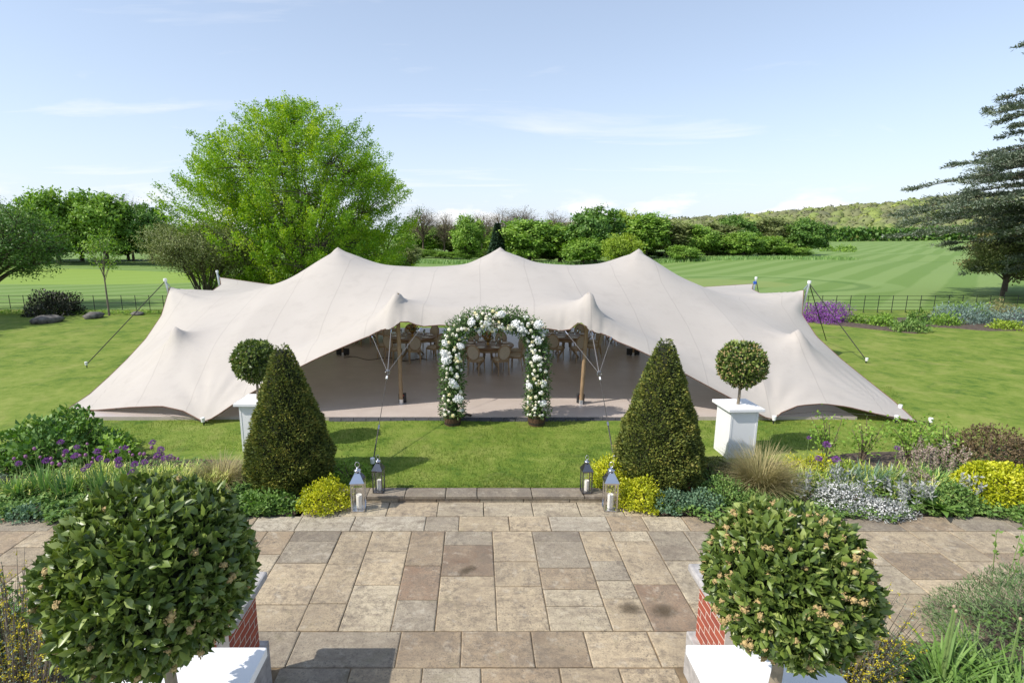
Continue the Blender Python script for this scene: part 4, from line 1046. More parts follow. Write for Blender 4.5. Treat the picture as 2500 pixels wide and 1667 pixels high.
def ball_points(n, c, r, g, shell=.80, lump=.05):
    d = rvec(n, g); l = 1 + lump * (np.sin(d[:, 0] * 6.1 + 1) * np.sin(d[:, 2] * 5.3) + .6 * np.sin(d[:, 1] * 9.7 + d[:, 2] * 4))
    rad = r * l * (shell + (1 - shell) * g.random(n) ** .6)
    return d, d * rad[:, None] + np.array(c)
def flower_cluster_mesh():
    mb = MB().ball((0, 0, .004), (.012, .012, .014), 6, 4)
    cl = lambda q: max(-.013, min(.013, q))
    for k in range(18): mb.ball((cl(rnd.gauss(0, .009)), cl(rnd.gauss(0, .009)), .004 + cl(rnd.gauss(.002, .009))), (.0040, .0040, .0045), 4, 3)
    return mb.mesh('flower_cluster', M['bay_flower'])
fc_me = [flower_cluster_mesh() for _ in range(3)]
def bay_ball(label, x, y, z, r, stem, nleaf, leafL, nflower, seed, near):
    g = np.random.default_rng(seed)
    t = thing('bay_tree', label, 'bay tree', (x, y, z), 0, 'clipped bay trees')
    cz = stem + r * .96
    MB().tube([(0, 0, 0), (.012, .004, stem * .5), (0, 0, cz - r * .3)], [.031, .027, .025], 9).build('trunk', M['bay_stem'], t)
    mb = MB()
    for k in range(26):
        d = rvec(1, g)[0]; mb.tube([(0, 0, cz - r * .35), tuple(np.array([0, 0, cz]) + d * r * .45), tuple(np.array([0, 0, cz]) + d * r * .88)], [.012, .008, .003], 4)
    mb.build('branches', M['bay_stem'], t)
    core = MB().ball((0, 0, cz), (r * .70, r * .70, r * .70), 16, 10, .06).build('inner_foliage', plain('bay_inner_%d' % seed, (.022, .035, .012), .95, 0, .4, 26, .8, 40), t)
    d, pos = ball_points(nleaf, (0, 0, cz), r * .93, g)
    ax = unit(d * .55 + rvec(nleaf, g) * .75 + np.array([0, 0, .25])); nr = unit(d * .6 + rvec(nleaf, g) * .95)
    L = leafL * g.uniform(.55, 1.2, nleaf); W = L * g.uniform(.40, .54, nleaf); tone = np.clip(g.normal(.46, .30, nleaf), 0, 1)
    if near:
        # the 300 leaves that show largest are leaves of their own
        cd = np.array([0 - x, 0 - y, EYE - (z + cz)]); cd /= np.linalg.norm(cd)
        face = (d @ cd) + .5 * (np.linalg.norm(pos - np.array([0, 0, cz]), axis=1) / r) + g.random(nleaf) * .5
        pick = np.argsort(-face)[:300]; rest = np.setdiff1d(np.arange(nleaf), pick)
        protos = []
        for j in range(6):
            V, Fq, k = leaf_arrays(np.zeros((1, 3)), np.array([[0, 1., 0]]), np.array([[0, 0, 1.]]), np.array([1.]), np.array([.41 + .04 * (j % 3)]), .2, True)
            protos.append(np_mesh('leaf', V, Fq, F['bay'], np.full(8, (.25, .38, .5, .62, .3, .45)[j]), smooth=True))
        A, B_ = unit(ax[pick]), nr[pick]
        for q, i in enumerate(pick):
            a = Vector(A[q]); s_ = a.cross(Vector(B_[q])).normalized(); u_ = s_.cross(a)
            mt = Matrix((( s_.x, a.x, u_.x), (s_.y, a.y, u_.y), (s_.z, a.z, u_.z))).to_4x4() @ Matrix.Scale(float(L[i]) * 1.08, 4)
            mt.translation = Vector(pos[i]) + Vector(d[i]) * .012
            o = link('leaf', protos[q % 6], t); o.matrix_local = mt
        o = link('foliage', leaf_mesh('foliage', pos[rest], ax[rest], nr[rest], L[rest], W[rest], F['bay'], tone[rest], .2, True), t); o['kind'] = 'stuff'
    else:
        o = link('foliage', leaf_mesh('foliage', pos, ax, nr, L, W, F['bay'], tone, .2), t)
    if nflower:
        dd = rvec(nflower, g)
        if near:
            for q in range(nflower):
                o = link('flower_cluster', fc_me[q % 3], t); o.location = (*(dd[q] * r * g.uniform(.93, .99) + np.array([0, 0, cz])),); o.rotation_euler = (g.random() * 6, g.random() * 6, 0); sc = g.uniform(.6, 1.25); o.scale = (sc,) * 3
        else:
            mb = MB()
            for q in range(nflower):
                p = dd[q] * r * g.uniform(.92, 1.0) + np.array([0, 0, cz]); mb.ball(tuple(p), (.016, .016, .014), 5, 3)
            o = mb.build('flower_clusters', M['bay_flower'], t); o['kind'] = 'stuff'
    return t
bay_ball('clipped bay ball on the plinth behind the left yew cone', -4.58, 10.85, 1.06, .46, .36, 3400, .085, 45, 21, False)
bay_ball('clipped bay ball with buff flowers on the far right plinth', 5.28, 10.5, 1.06, .48, .36, 3800, .085, 420, 22, False)
bay_ball('larger dark clipped bay ball close to the camera at the bottom left', -1.50, 2.26, UZ + 1.06, .445, .38, 10500, .062, 60, 23, True)
bay_ball('glossy clipped bay ball full of buff flower clusters at the bottom right', 1.545, 2.42, UZ + 1.06, .392, .27, 9000, .060, 230, 24, True)

# ------------------------------------------------------------------ lanterns and candles
def lantern(label, x, y, z, rot, s, steel):
    t = thing('metal_lantern', label, 'lantern', (x, y, z), rot, 'metal lanterns on the step'); w, h = .22 * s, .47 * s
    mt = M[steel]
    o = MB().box((0, 0, .014 * s), (w, w, .028 * s)).build('base', mt, t); bevel(o, .003, 1)
    for sx in (-1, 1):
        for sy in (-1, 1):
            MB().box((sx * (w / 2 - .011 * s), sy * (w / 2 - .011 * s), h / 2 + .014 * s), (.022 * s, .022 * s, h)).build('corner_post', mt, t)
    me = MB().box((0, 0, h / 2 + .014 * s), (w - .046 * s, .003, h - .004)).mesh('pane', M['pane_glass'])
    for k in range(4):
        o = link('pane', me, t); a = k * math.pi / 2; o.location = (math.sin(a) * (w / 2 - .011 * s), -math.cos(a) * (w / 2 - .011 * s), 0); o.rotation_euler = (0, 0, a)
    zt = h + .014 * s
    for a, b_, c_, d_ in ((0, 1, w, .024 * s), (0, -1, w, .024 * s), (1, 0, .024 * s, w - .05 * s), (-1, 0, .024 * s, w - .05 * s)):
        MB().box((a * (w / 2 - .011 * s), b_ * (w / 2 - .011 * s), zt + .012 * s), (c_, d_, .024 * s)).build('top_rail', mt, t)
    q = w / 2 + .012 * s; p = .045 * s; z0 = zt + .024 * s; z1 = z0 + .15 * s
    MB().add([(-q, -q, z0), (q, -q, z0), (q, q, z0), (-q, q, z0), (-q, -q, z0 + .008), (q, -q, z0 + .008), (q, q, z0 + .008), (-q, q, z0 + .008), (-p, -p, z1), (p, -p, z1), (p, p, z1), (-p, p, z1)],
             [(0, 3, 2, 1), (0, 1, 5, 4), (1, 2, 6, 5), (2, 3, 7, 6), (3, 0, 4, 7), (4, 5, 9, 8), (5, 6, 10, 9), (6, 7, 11, 10), (7, 4, 8, 11), (8, 9, 10, 11)]).build('hood', mt, t)
    MB().lathe([(.03 * s, z1), (.025 * s, z1 + .015 * s), (.06 * s, z1 + .035 * s), (.068 * s, z1 + .05 * s), (.05 * s, z1 + .065 * s), (.016 * s, z1 + .075 * s), (.012 * s, z1 + .1 * s)], 14).build('finial', M['steel'], t, True)
    zc = z1 + .14 * s
    MB().tube([(.036 * s * math.cos(a), 0, zc + .045 * s * math.sin(a)) for a in np.linspace(0, 2 * math.pi, 15)], .006 * s, 6, False).build('ring_handle', M['steel'], t)
    MB().box((0, -w / 2 - .004, .028 * s + h * .12), (.012 * s, .012 * s, .03 * s)).build('latch', mt, t)
    return t
LAN = [(-1.98, 8.36, TZ, .06, 1.0, 'steel', 'larger polished lantern at the left end of the landing before the golden shrub', 'cream pillar candle in the larger left lantern'),
       (-1.72, 8.80, .008, -.12, .80, 'dark_steel', 'smaller dark lantern on the top step at the left', 'cream pillar candle in the smaller left lantern'),
       (2.22, 8.37, TZ, -.06, 1.0, 'steel', 'larger polished lantern at the right end of the lower landing', 'white pillar candle in the larger right lantern'),
       (1.90, 8.78, .008, .05, .80, 'dark_steel', 'smaller dark lantern on the top step at the right', 'white pillar candle in the smaller right lantern')]
for x, y, z, r, s, st, lab, lab2 in LAN:
    lantern(lab, x, y, z, r, s, st)
    t = thing('pillar_candle', lab2, 'candle', (x + .01, y, z + .029 * s), 0, 'pillar candles in the lanterns')
    MB().lathe([(.048 * s, 0), (.05 * s, .01), (.05 * s, .225 * s), (.046 * s, .242 * s), (.036 * s, .232 * s), (.01 * s, .220 * s)], 16, rfun=lambda w, zz: 1.0).build('wax', M['wax'], t, True)
    MB().tube([(0, 0, .215 * s), (.003, 0, .245 * s)], .0025, 4).build('wick', M['black_box'], t)

# ------------------------------------------------------------------ iron estate fence
FX0, FX1, FY = -46.0, 44.0, 31.3
fence = thing('estate_fence', 'thin dark iron estate fence with five rails beyond the lawn', 'fence', (0, FY, 0))
pm = MB().box((0, 0, .50), (.035, .012, 1.02)).box((0, -.04, .05), (.06, .12, .02)).mesh('post', M['iron'])
k = 0; x = FX0
while x < FX1:
    o = link('post', pm, fence); o.location = (x, .1 * math.sin(x * .2), 0); x += .815
for z in (.16, .36, .56, .76, .98):
    MB().tube([(xx, .1 * math.sin(xx * .2), z) for xx in np.arange(FX0, FX1, .815 * 2)], .011, 4).build('rail', M['iron'], fence)

# ------------------------------------------------------------------ trees
def bez(a, c, b_, n=7):
    a, c, b_ = map(np.asarray, (a, c, b_)); t = np.linspace(0, 1, n)[:, None]
    return (1 - t) ** 2 * a + 2 * t * (1 - t) * c + t ** 2 * b_
def tree_meshes(seed, H, trunk_h, rx, zc, rz, K, Msub, nleaf, leafL, spray, r0, mat, wood='bark', up=.35, lean=0.0, upspray=.4, wid=.55, nstem=1, squeeze=1.0, topflat=False, twigs=True, inner=.45):
    """broadleaf tree: limbs fan from the trunk, each limb carries sprays, each spray its own leaves"""
    g = np.random.default_rng(seed); mb = MB(); P, A, T = [], [], []
    ctr = np.array([lean, 0, zc]); rad = np.array([rx, rx, rz])
    if nstem == 1:
        top = np.array([lean * .6, 0, zc + rz * .35]); mb.tube([tuple(q) for q in bez((0, 0, -.15), (0, 0, H * .3), top, 7)], list(np.linspace(r0, r0 * .25, 7)), 7)
    for k in range(K):
        az = k * 2.39996 + g.uniform(-.3, .3); el = math.asin(np.clip(-.75 + 1.7 * (k + .5) / K + g.uniform(-.12, .12), -.95, .98))
        d = np.array([math.cos(az) * math.cos(el), math.sin(az) * math.cos(el), math.sin(el)])
        e = ctr + d * rad * g.uniform(.52, .72)
        if nstem == 1:
            zs = np.clip(trunk_h + (e[2] - trunk_h) * .38 - .12 * rx, trunk_h * .7, H * .8); s0 = np.array([lean * .5 * zs / H, 0, zs])
        else:
            w = k * 6.2832 / K; s0 = np.array([.25 * math.cos(w), .25 * math.sin(w), 0])
        c = s0 + (e - s0) * .5 + np.array([0, 0, up * np.linalg.norm(e - s0) * .5]) * (1 if nstem == 1 else .9)
        limb = bez(s0, c, e, 8); rl = r0 * .42 * (.6 + .6 * g.random())
        mb.tube([tuple(q) for q in limb], list(np.linspace(rl, rl * .3, 8)), 5, False)
        for m_ in range(Msub):
            dd = rvec(1, g)[0]; dd[2] = dd[2] * .8 + .15
            tip = e + dd * rad * g.uniform(.30, .52)
            q = (tip - ctr) / rad; l = np.linalg.norm(q)
            if l > 1.0: tip = ctr + q / l * rad * g.uniform(.93, 1.06)
            if l < inner: tip = ctr + q / max(l, .05) * rad * inner
            i0 = limb[g.integers(3, 8)]
            sub = bez(i0, (i0 + tip) / 2 + np.array([0, 0, upspray * .25 * np.linalg.norm(tip - i0)]), tip, 5)
            if twigs: mb.tube([tuple(q) for q in sub], list(np.linspace(rl * .32, rl * .07, 5)), 4, False)
            tn = np.clip(g.normal(.5, .16), .12, .88); n = int(nleaf * g.uniform(.6, 1.4))
            tt = g.uniform(.25, 1.08, n); pt = np.stack([np.interp(tt, np.linspace(0, 1, 5), sub[:, j]) for j in range(3)], 1)
            ext = (sub[-1] - sub[-2]); pt += np.maximum(tt - 1, 0)[:, None] * ext * 4
            sp = spray * (.35 + .65 * np.clip(1.25 - np.abs(tt - .7) * 1.3, .2, 1))[:, None]
            pt += g.normal(size=(n, 3)) * sp * np.array([1, 1, .62])
            o_ = unit((tip - ctr) / rad)
            P.append(pt); A.append(unit(rvec(n, g) + o_ * .5 + np.array([0, 0, upspray * .3]))); T.append(np.clip(g.normal(tn, .13, n), 0, 1))
    P, A, T = np.concatenate(P), np.concatenate(A), np.concatenate(T); n = len(P)
    nr = unit(rvec(n, g) * .62 + np.array([0, 0, .35]) + unit((P - ctr) / rad) * .75)
    L = leafL * g.uniform(.65, 1.35, n)
    return mb.mesh('trunk', M[wood]), leaf_mesh('crown', P, A, nr, L, L * wid, mat, T)
def put_tree(name, label, meshes, x, y, s=1.0, rot=0.0, group=None, sz=None):
    t = thing(name, label, 'tree', (x, y, float(terrain(x, y)) + .0), rot, group)
    t.scale = (s, s, sz or s)
    link('trunk', meshes[0], t); link('crown', meshes[1], t)
    return t

# the big spring-green tree behind the marquee
p = dp(705, 640, 40)
def env_tree(seed, prof, nstem, nspray, nleaf, leafL, sprayL, sp, r0, mat, wood='bark', up=.8, wid=.5, squash=1.0):
    '''upright many limbed tree: sprays fill an envelope whose radius is given by height'''
    g = np.random.default_rng(seed); zs = [a for a, _ in prof]; rs = [b_ for _, b_ in prof]; H = zs[-1]; mb = MB(); nodes = []
    for k in range(nstem):
        w = k * 2.39996; f = .25 + .75 * g.random() if k else 0
        zt = H * g.uniform(.62, .9) * (1 - .45 * f * g.random()); rt = np.interp(zt, zs, rs) * f * .8
        e = np.array([rt * math.cos(w), rt * math.sin(w), zt]); s0 = np.array([.25 * math.cos(w), .25 * math.sin(w), .5])
        c = s0 * .5 + e * np.array([.30, .30, .62]); line = bez(s0, c, e, 12); mb.tube([tuple(q) for q in line], list(np.linspace(r0 * .42, .03, 12)), 6, False); nodes += list(line[1:])
    for k in range(nstem * 2):
        w = k * 2.39996 + 1; zt = H * g.uniform(.10, .5); rt = np.interp(zt, zs, rs) * g.uniform(.5, .85)
        e = np.array([rt * math.cos(w), rt * math.sin(w), zt]); s0 = np.array([0, 0, max(.6, zt * .35)]); line = bez(s0, s0 + (e - s0) * .5 + np.array([0, 0, .6]), e, 10)
        mb.tube([tuple(q) for q in line], list(np.linspace(r0 * .25, .025, 10)), 5, False); nodes += list(line[2:])
    mb.tube([(0, 0, -.2), (0, 0, 1.2)], [r0, r0 * .8], 9); nodes = np.array(nodes)
    P, A, T, O = [], [], [], []
    for k in range(nspray):
        z = np.interp(g.random(), np.linspace(0, 1, 40), np.quantile(np.repeat(np.linspace(zs[0], H, 200), np.maximum(1, (np.interp(np.linspace(zs[0], H, 200), zs, rs) * 6).astype(int))), np.linspace(0, 1, 40)))
        w = g.uniform(0, 6.2832); rr = np.interp(z, zs, rs) * (1 + .10 * math.sin(w * 5 + z * 1.3) + .07 * math.sin(w * 9 - z * 2.1)) * (g.random() ** .42)
        tip = np.array([rr * math.cos(w), rr * math.sin(w), z]); b0 = nodes[np.argmin(((nodes - tip) ** 2 * np.array([1, 1, 1.6]) + (nodes[:, 2:] > z) * 3).sum(1))]
        out = np.array([math.cos(w), math.sin(w), 0]); d = unit(out * (.35 + .75 * rr / max(.5, np.interp(z, zs, rs))) + np.array([0, 0, up * g.uniform(.5, 1.3)]) + rvec(1, g)[0] * .3)
        ln = sprayL * g.uniform(.6, 1.4); p0 = tip - d * ln * .6
        mb.tube([tuple(b0), tuple((b0 + p0) / 2 + np.array([0, 0, .15])), tuple(p0), tuple(tip)], [.035, .025, .016, .005], 3, False)
        n = int(nleaf * g.uniform(.6, 1.4)); t = g.random(n) ** .8 * 1.25; tn = g.normal(.5, .15)
        side = g.normal(size=(n, 3)) * sp * (1.15 - .75 * np.clip(t, 0, 1.2) / 1.2)[:, None]
        P.append(p0 + d * (t * ln)[:, None] + side); A.append(unit(d * .6 + rvec(n, g) * .9)); T.append(np.clip(g.normal(tn, .14, n), 0, 1)); O.append(np.repeat((out * .75 + np.array([0, 0, .5]))[None], n, 0))
    P, A, T, O = map(np.concatenate, (P, A, T, O)); n = len(P); L = leafL * g.uniform(.6, 1.35, n)
    return mb.mesh('trunk', M[wood]), leaf_mesh('crown', P, A, unit(rvec(n, g) * .75 + O * .8), L, L * wid, mat, T)
big = env_tree(101, [(.6, 5.0), (1.6, 6.6), (3.2, 7.5), (5.2, 7.7), (7.0, 7.5), (8.8, 6.8), (10.4, 5.6), (11.6, 4.0), (12.5, 2.2), (13.1, .5)], 13, 1150, 175, .147, 1.6, .27, .42, F['bright'])
put_tree('spreading_tree', 'big bright spring green tree rising behind the left half of the marquee', big, p.x + .9, 40)

# kinds of distant tree
oak = [tree_meshes(200 + i, 10, .8, 4.3, 5.2, 4.8, 20, 9, 90, .46, .42, .3, F[c], 'bark', .3, wid=.6) for i, c in enumerate(('mid', 'deep', 'mid', 'lime'))]
bare = [tree_meshes(220 + i, 11, 3, 3.4, 7.0, 4.2, 24, 14, 12, .18, .42, .22, F['bare'], 'twig', .5, upspray=.9, wid=.4) for i in range(2)]
roundb = [tree_meshes(230 + i, 5, .5, 3.1, 2.9, 2.8, 14, 7, 85, .30, .34, .15, F[c], 'twig', .3, wid=.5, inner=.6) for i, c in enumerate(('lime', 'olive', 'mid'))]
tall = [tree_meshes(240 + i, 12, .8, 3.0, 6.2, 5.8, 20, 9, 85, .46, .40, .28, F[c], 'bark', .3, wid=.6) for i, c in enumerate(('mid', 'olive', 'deep'))]
def conifer_meshes(seed, H, r, n, mat, L):
    g = np.random.default_rng(seed); z = H * (.08 + .92 * g.random(n) ** 1.15); k = np.floor(z / (H / 13)); f = (z / (H / 13)) % 1
    rr = r * (1 - z / H) ** .85 * (.55 + .45 * (1 - f)) * (.45 + .55 * g.random(n) ** .5) + .08
    a = g.uniform(0, 6.2832, n); P = np.stack([rr * np.cos(a), rr * np.sin(a), z - .3 * rr], 1)
    A = unit(np.stack([np.cos(a), np.sin(a), np.full(n, -.25)], 1) + rvec(n, g) * .5)
    return MB().tube([(0, 0, -.1), (0, 0, H * .97)], [r * .07, .02], 6).mesh('trunk', M['bark']), leaf_mesh('crown', P, A, unit(rvec(n, g) * .6 + np.array([0, 0, 1.])), L, L * .5, mat, g.normal(.5, .2, n))
spruce = conifer_meshes(250, 9, 2.3, 5200, F['conifer'], .5)
KIND = {'oak0': oak[0], 'oak1': oak[1], 'oak2': oak[2], 'oak3': oak[3], 'bare0': bare[0], 'bare1': bare[1], 'round0': roundb[0], 'round1': roundb[1], 'round2': roundb[2], 'tall0': tall[0], 'tall1': tall[1], 'tall2': tall[2], 'spruce': spruce}
HT = {'oak': 10.1, 'bare': 11.2, 'round': 5.7, 'tall': 12.0, 'spruce': 9.0}
HW_ = {'oak': 3.5, 'bare': 2.9, 'round': 2.7, 'tall': 2.4, 'spruce': 2.0}
def wood_tree(kind, u, vtop, D, hw, label, group, name):
    k = kind.rstrip('0123456789')
    x = dp(u, 600, D).x; ztop = dp(u, vtop, D).z - float(terrain(x, D))
    sz = ztop / HT[k]; s = (hw / FPX * D) / HW_[k]
    t = put_tree(name, label, KIND[kind], x, D, s, rnd.uniform(0, 6.28), group, sz)
    return t
TG = 'trees of the wood along the far side of the field'
T_ = [('bare0', 1033, 497, 112, 40, 'twiggy leafless tree at the left end of the far wood beside the big green tree', 'bare_tree'),
      ('bare1', 1085, 514, 112, 32, 'twiggy brownish budding tree second from the left end of the far wood', 'bare_tree'),
      ('oak0', 1143, 521, 104, 34, 'small fresh green tree left of the tent centre peak among bare trees', 'broadleaf_tree'),
      ('bare0', 1176, 512, 116, 34, 'grey bare crowned tree behind the fresh green tree left of the centre peak', 'bare_tree'),
      ('spruce', 1214, 545, 98, 26, 'dark pointed spruce directly behind the tent centre peak', 'conifer'),
      ('bare1', 1225, 503, 120, 34, 'airy bare tree standing behind the dark spruce', 'bare_tree'),
      ('bare0', 1274, 498, 122, 44, 'tallest grey bare crown above the wood right of the tent centre peak', 'bare_tree'),
      ('oak2', 1293, 528, 100, 62, 'broad mid green tree just right of the tent centre peak', 'broadleaf_tree'),
      ('bare1', 1356, 510, 124, 38, 'bare rounded crown left of the tallest dark oak', 'bare_tree'),
      ('tall0', 1368, 546, 102, 48, 'bushy light green tree between the centre peak tree and the tall dark oak', 'broadleaf_tree'),
      ('bare1', 1398, 524, 122, 24, 'small bare crown tucked against the tall dark oak', 'bare_tree'),
      ('oak1', 1455, 499, 96, 54, 'tallest dark domed oak in the middle of the far wood', 'broadleaf_tree'),
      ('oak0', 1425, 578, 92, 44, 'lower green tree in front of the tall dark oak', 'broadleaf_tree'),
      ('round0', 1518, 569, 82, 44, 'pale green rounded bush tree beside the right ridge peak', 'round_tree'),
      ('oak3', 1535, 511, 112, 36, 'yellow green tree behind the pale rounded tree', 'broadleaf_tree'),
      ('tall0', 1578, 514, 104, 42, 'upright mid green tree right of the yellow green tree', 'broadleaf_tree'),
      ('tall1', 1632, 534, 106, 44, 'olive green tree with thin top above the right ridge peak slope', 'broadleaf_tree'),
      ('round2', 1672, 596, 96, 38, 'low round dark green bush at the foot of the wood', 'round_tree'),
      ('oak0', 1700, 545, 106, 46, 'rounded green tree above the low round bush', 'broadleaf_tree'),
      ('tall1', 1748, 540, 110, 40, 'olive twiggy tree left of the dark topped tree', 'broadleaf_tree'),
      ('oak1', 1793, 521, 114, 36, 'dark topped tree rising above the right half of the wood', 'broadleaf_tree'),
      ('oak2', 1815, 562, 104, 40, 'lower green tree in front of the dark topped tree', 'broadleaf_tree'),
      ('tall1', 1862, 530, 116, 40, 'brownish olive tree right of the dark topped tree', 'broadleaf_tree'),
      ('oak0', 1880, 575, 108, 40, 'low spreading green tree near the right end of the wood', 'broadleaf_tree'),
      ('tall1', 1915, 532, 118, 36, 'olive tree next to the last tree of the wood', 'broadleaf_tree'),
      ('oak1', 1972, 530, 112, 42, 'dark green tree at the right end of the far wood', 'broadleaf_tree')]
for k, u, vt, D, hw, lab, nm in T_: wood_tree(k, u, vt, D, hw, lab, TG, nm)
# the second rank that fills the wood
for i in range(22):
    u = 1000 + i * 45 + rnd.uniform(-12, 12); k = rnd.choice(('tall1', 'oak2', 'oak0', 'tall2', 'bare0', 'tall1'))
    wood_tree(k, u, rnd.uniform(534, 552), rnd.uniform(122, 138), rnd.uniform(34, 46), 'green tree in the shaded second rank of the far wood', 'second rank trees of the far wood', 'woodland_tree')
for i in range(26):
    u = 995 + i * 38 + rnd.uniform(-14, 14)
    wood_tree(rnd.choice(('round2', 'round1', 'round2')), u, rnd.uniform(600, 614), rnd.uniform(104, 112), rnd.uniform(20, 34), 'dark low bush of the undergrowth along the foot of the far wood', 'undergrowth bushes along the far wood', 'bush_tree')
# left hand trees
LG = 'park trees on the left beyond the green'
for k, u, vt, D, hw, lab, nm in (('oak0', 138, 455, 80, 58, 'tall pale green tree second from the left edge of the photo', 'broadleaf_tree'),
                                 ('oak2', 258, 456, 82, 60, 'tall green domed tree in the middle of the left park trees', 'broadleaf_tree'),
                                 ('bare1', 322, 468, 90, 42, 'greyish thin crowned tree behind the left park trees', 'bare_tree'),
                                 ('oak1', 368, 492, 84, 42, 'dark green tree at the right end of the left park trees', 'broadleaf_tree'),
                                 ('tall0', 196, 500, 88, 44, 'green tree tucked between the two tall left park trees', 'broadleaf_tree'),
                                 ('oak2', 60, 500, 84, 60, 'green tree behind the leaning tree at the left edge', 'broadleaf_tree'),
                                 ('tall2', 420, 548, 95, 40, 'small dark tree between the left park trees and the big green tree', 'broadleaf_tree'),
                                 ('oak1', 310, 560, 92, 46, 'low dark tree under the left park trees', 'broadleaf_tree'),
                                 ('tall2', 110, 560, 92, 46, 'low dark tree at the back of the left green', 'broadleaf_tree'),
                                 ('oak2', -60, 470, 80, 60, 'green tree just outside the left edge of the photo', 'broadleaf_tree'),
                                 ('round1', 985, 585, 60, 42, 'olive bushy tree against the right side of the big green tree', 'round_tree'),
                                 ('round2', 940, 610, 56, 40, 'green bush low down behind the tent between the two left peaks', 'round_tree'),
                                 ('round1', 500, 620, 62, 46, 'olive bush behind the many stemmed tree', 'round_tree'),
                                 ('oak2', 560, 560, 88, 60, 'green tree seen through the left side of the big green tree', 'broadleaf_tree'),
                                 ('oak0', 700, 540, 96, 60, 'green tree seen through the middle of the big green tree', 'broadleaf_tree'),
                                 ('oak2', 860, 540, 96, 60, 'green tree seen through the right side of the big green tree', 'broadleaf_tree')):
    wood_tree(k, u, vt, D, hw, lab, LG, nm)
# leaning tree at the left edge
lt = tree_meshes(301, 8, 1.6, 4.3, 4.4, 3.1, 22, 10, 95, .16, .32, .26, F['deep'], 'bark', .3, lean=1.2, upspray=-.2, wid=.45)
put_tree('leaning_tree', 'loose leafy tree with dark trunk at the left edge of the photo', lt, -30.0, 33.4, .9, .2)
# many stemmed grey green tree
ms_ = tree_meshes(302, 5.6, 0, 3.9, 3.7, 1.9, 24, 13, 85, .13, .28, .14, F['olive'], 'bark', up=.55, upspray=.1, wid=.4, nstem=2, inner=.5)
put_tree('many_stemmed_tree', 'grey green many stemmed tree with arching trunks behind the left tent corner', ms_, -17.6, 35.0)
# slender young tree
yt = tree_meshes(303, 5.4, 1.6, 1.25, 3.7, 1.6, 9, 6, 16, .15, .16, .06, F['mid'], 'grey_bark', .4, wid=.5, inner=.3)
put_tree('young_tree', 'slender young tree with pale straight trunk beside the left fence', yt, -20.67, 30.1)
# round dark shrub, rocks
def shrub(name, label, cat, x, y, z, rx, ry, rz, n, leafL, mat, wid=.5, lump=.14, stems=6, group=None, core=True, top=.0, shell=.62, parts=None, seed=None, up=.3):
    g = np.random.default_rng(seed if seed is not None else rnd.randrange(1 << 30))
    t = thing(name, label, cat, (x, y, z), 0, group)
    d = rvec(n, g); d[:, 2] = np.abs(d[:, 2]) * 1.05 - .12; d = unit(d)
    ph = g.uniform(0, 6, 3)
    l = 1 + lump * (np.sin(d[:, 0] * 5 + ph[0]) * np.sin(d[:, 2] * 6 + ph[1]) + .7 * np.sin(d[:, 1] * 8 + d[:, 0] * 3 + ph[2]))
    rad = l * (shell + (1 - shell) * g.random(n) ** .7)
    R = np.array([rx, ry, rz]); P = d * rad[:, None] * R; P[:, 2] = np.maximum(P[:, 2], .01)
    A = unit(d * .7 + rvec(n, g) * .8 + np.array([0, 0, up])); nr = unit(d * .85 + rvec(n, g) * .6 + np.array([0, 0, .3]))
    L = leafL * g.uniform(.6, 1.3, n); tone = g.normal(.5, .2, n) + .12 * np.sin(d[:, 0] * 7 + ph[1])
    link('foliage', leaf_mesh('foliage', P, A, nr, L, L * wid, mat, tone), t)
    mb = MB()
    for k in range(stems):
        a = 6.28 * k / stems; mb.tube([(0, 0, -.02), (rx * .35 * math.cos(a), ry * .35 * math.sin(a), rz * .4), (rx * .6 * math.cos(a), ry * .6 * math.sin(a), rz * .7)], [.018, .012, .005], 4)
    mb.build('stems', M['twig'], t)['kind'] = 'stuff'
    return t
shrub('dark_shrub', 'dark almost black rounded shrub in front of the left fence', 'shrub', -24.05, 30.6, 0, 1.6, 1.2, 1.35, 5200, .13, F['dark_shrub'], shell=.4)
def rock(label, x, y, rx, ry, rz):
    mb = MB().ball((0, 0, rz * .35), (rx, ry, rz * .7), 14, 9, .12)
    o = mb.build('boulder', M['rock'], None, True); o.location = (x, y, 0); o.rotation_euler = (0, 0, rnd.uniform(0, 3)); props(o, label, 'rock', 'grey boulders on the left lawn')
rock('larger grey boulder nearest on the left lawn', -22.2, 27.6, .72, .5, .36)
rock('low grey boulder by the foot of the young tree', -20.9, 29.2, .55, .4, .32)
rock('small grey boulder just right of the young tree by the fence', -19.2, 30.3, .4, .3, .2)
# golf flag and marker seen under the big tree
t = thing('golf_flag', 'small red flag marker low in front of the big green tree', 'flag', (*dp(657, 668, 37).xy, 0))
MB().tube([(0, 0, 0), (0, 0, 2.1)], .015, 5).build('pole', M['white_paint'], t)
MB().box((.1, 0, 1.95), (.2, .02, .26)).build('flag', M['red_plastic'], t)

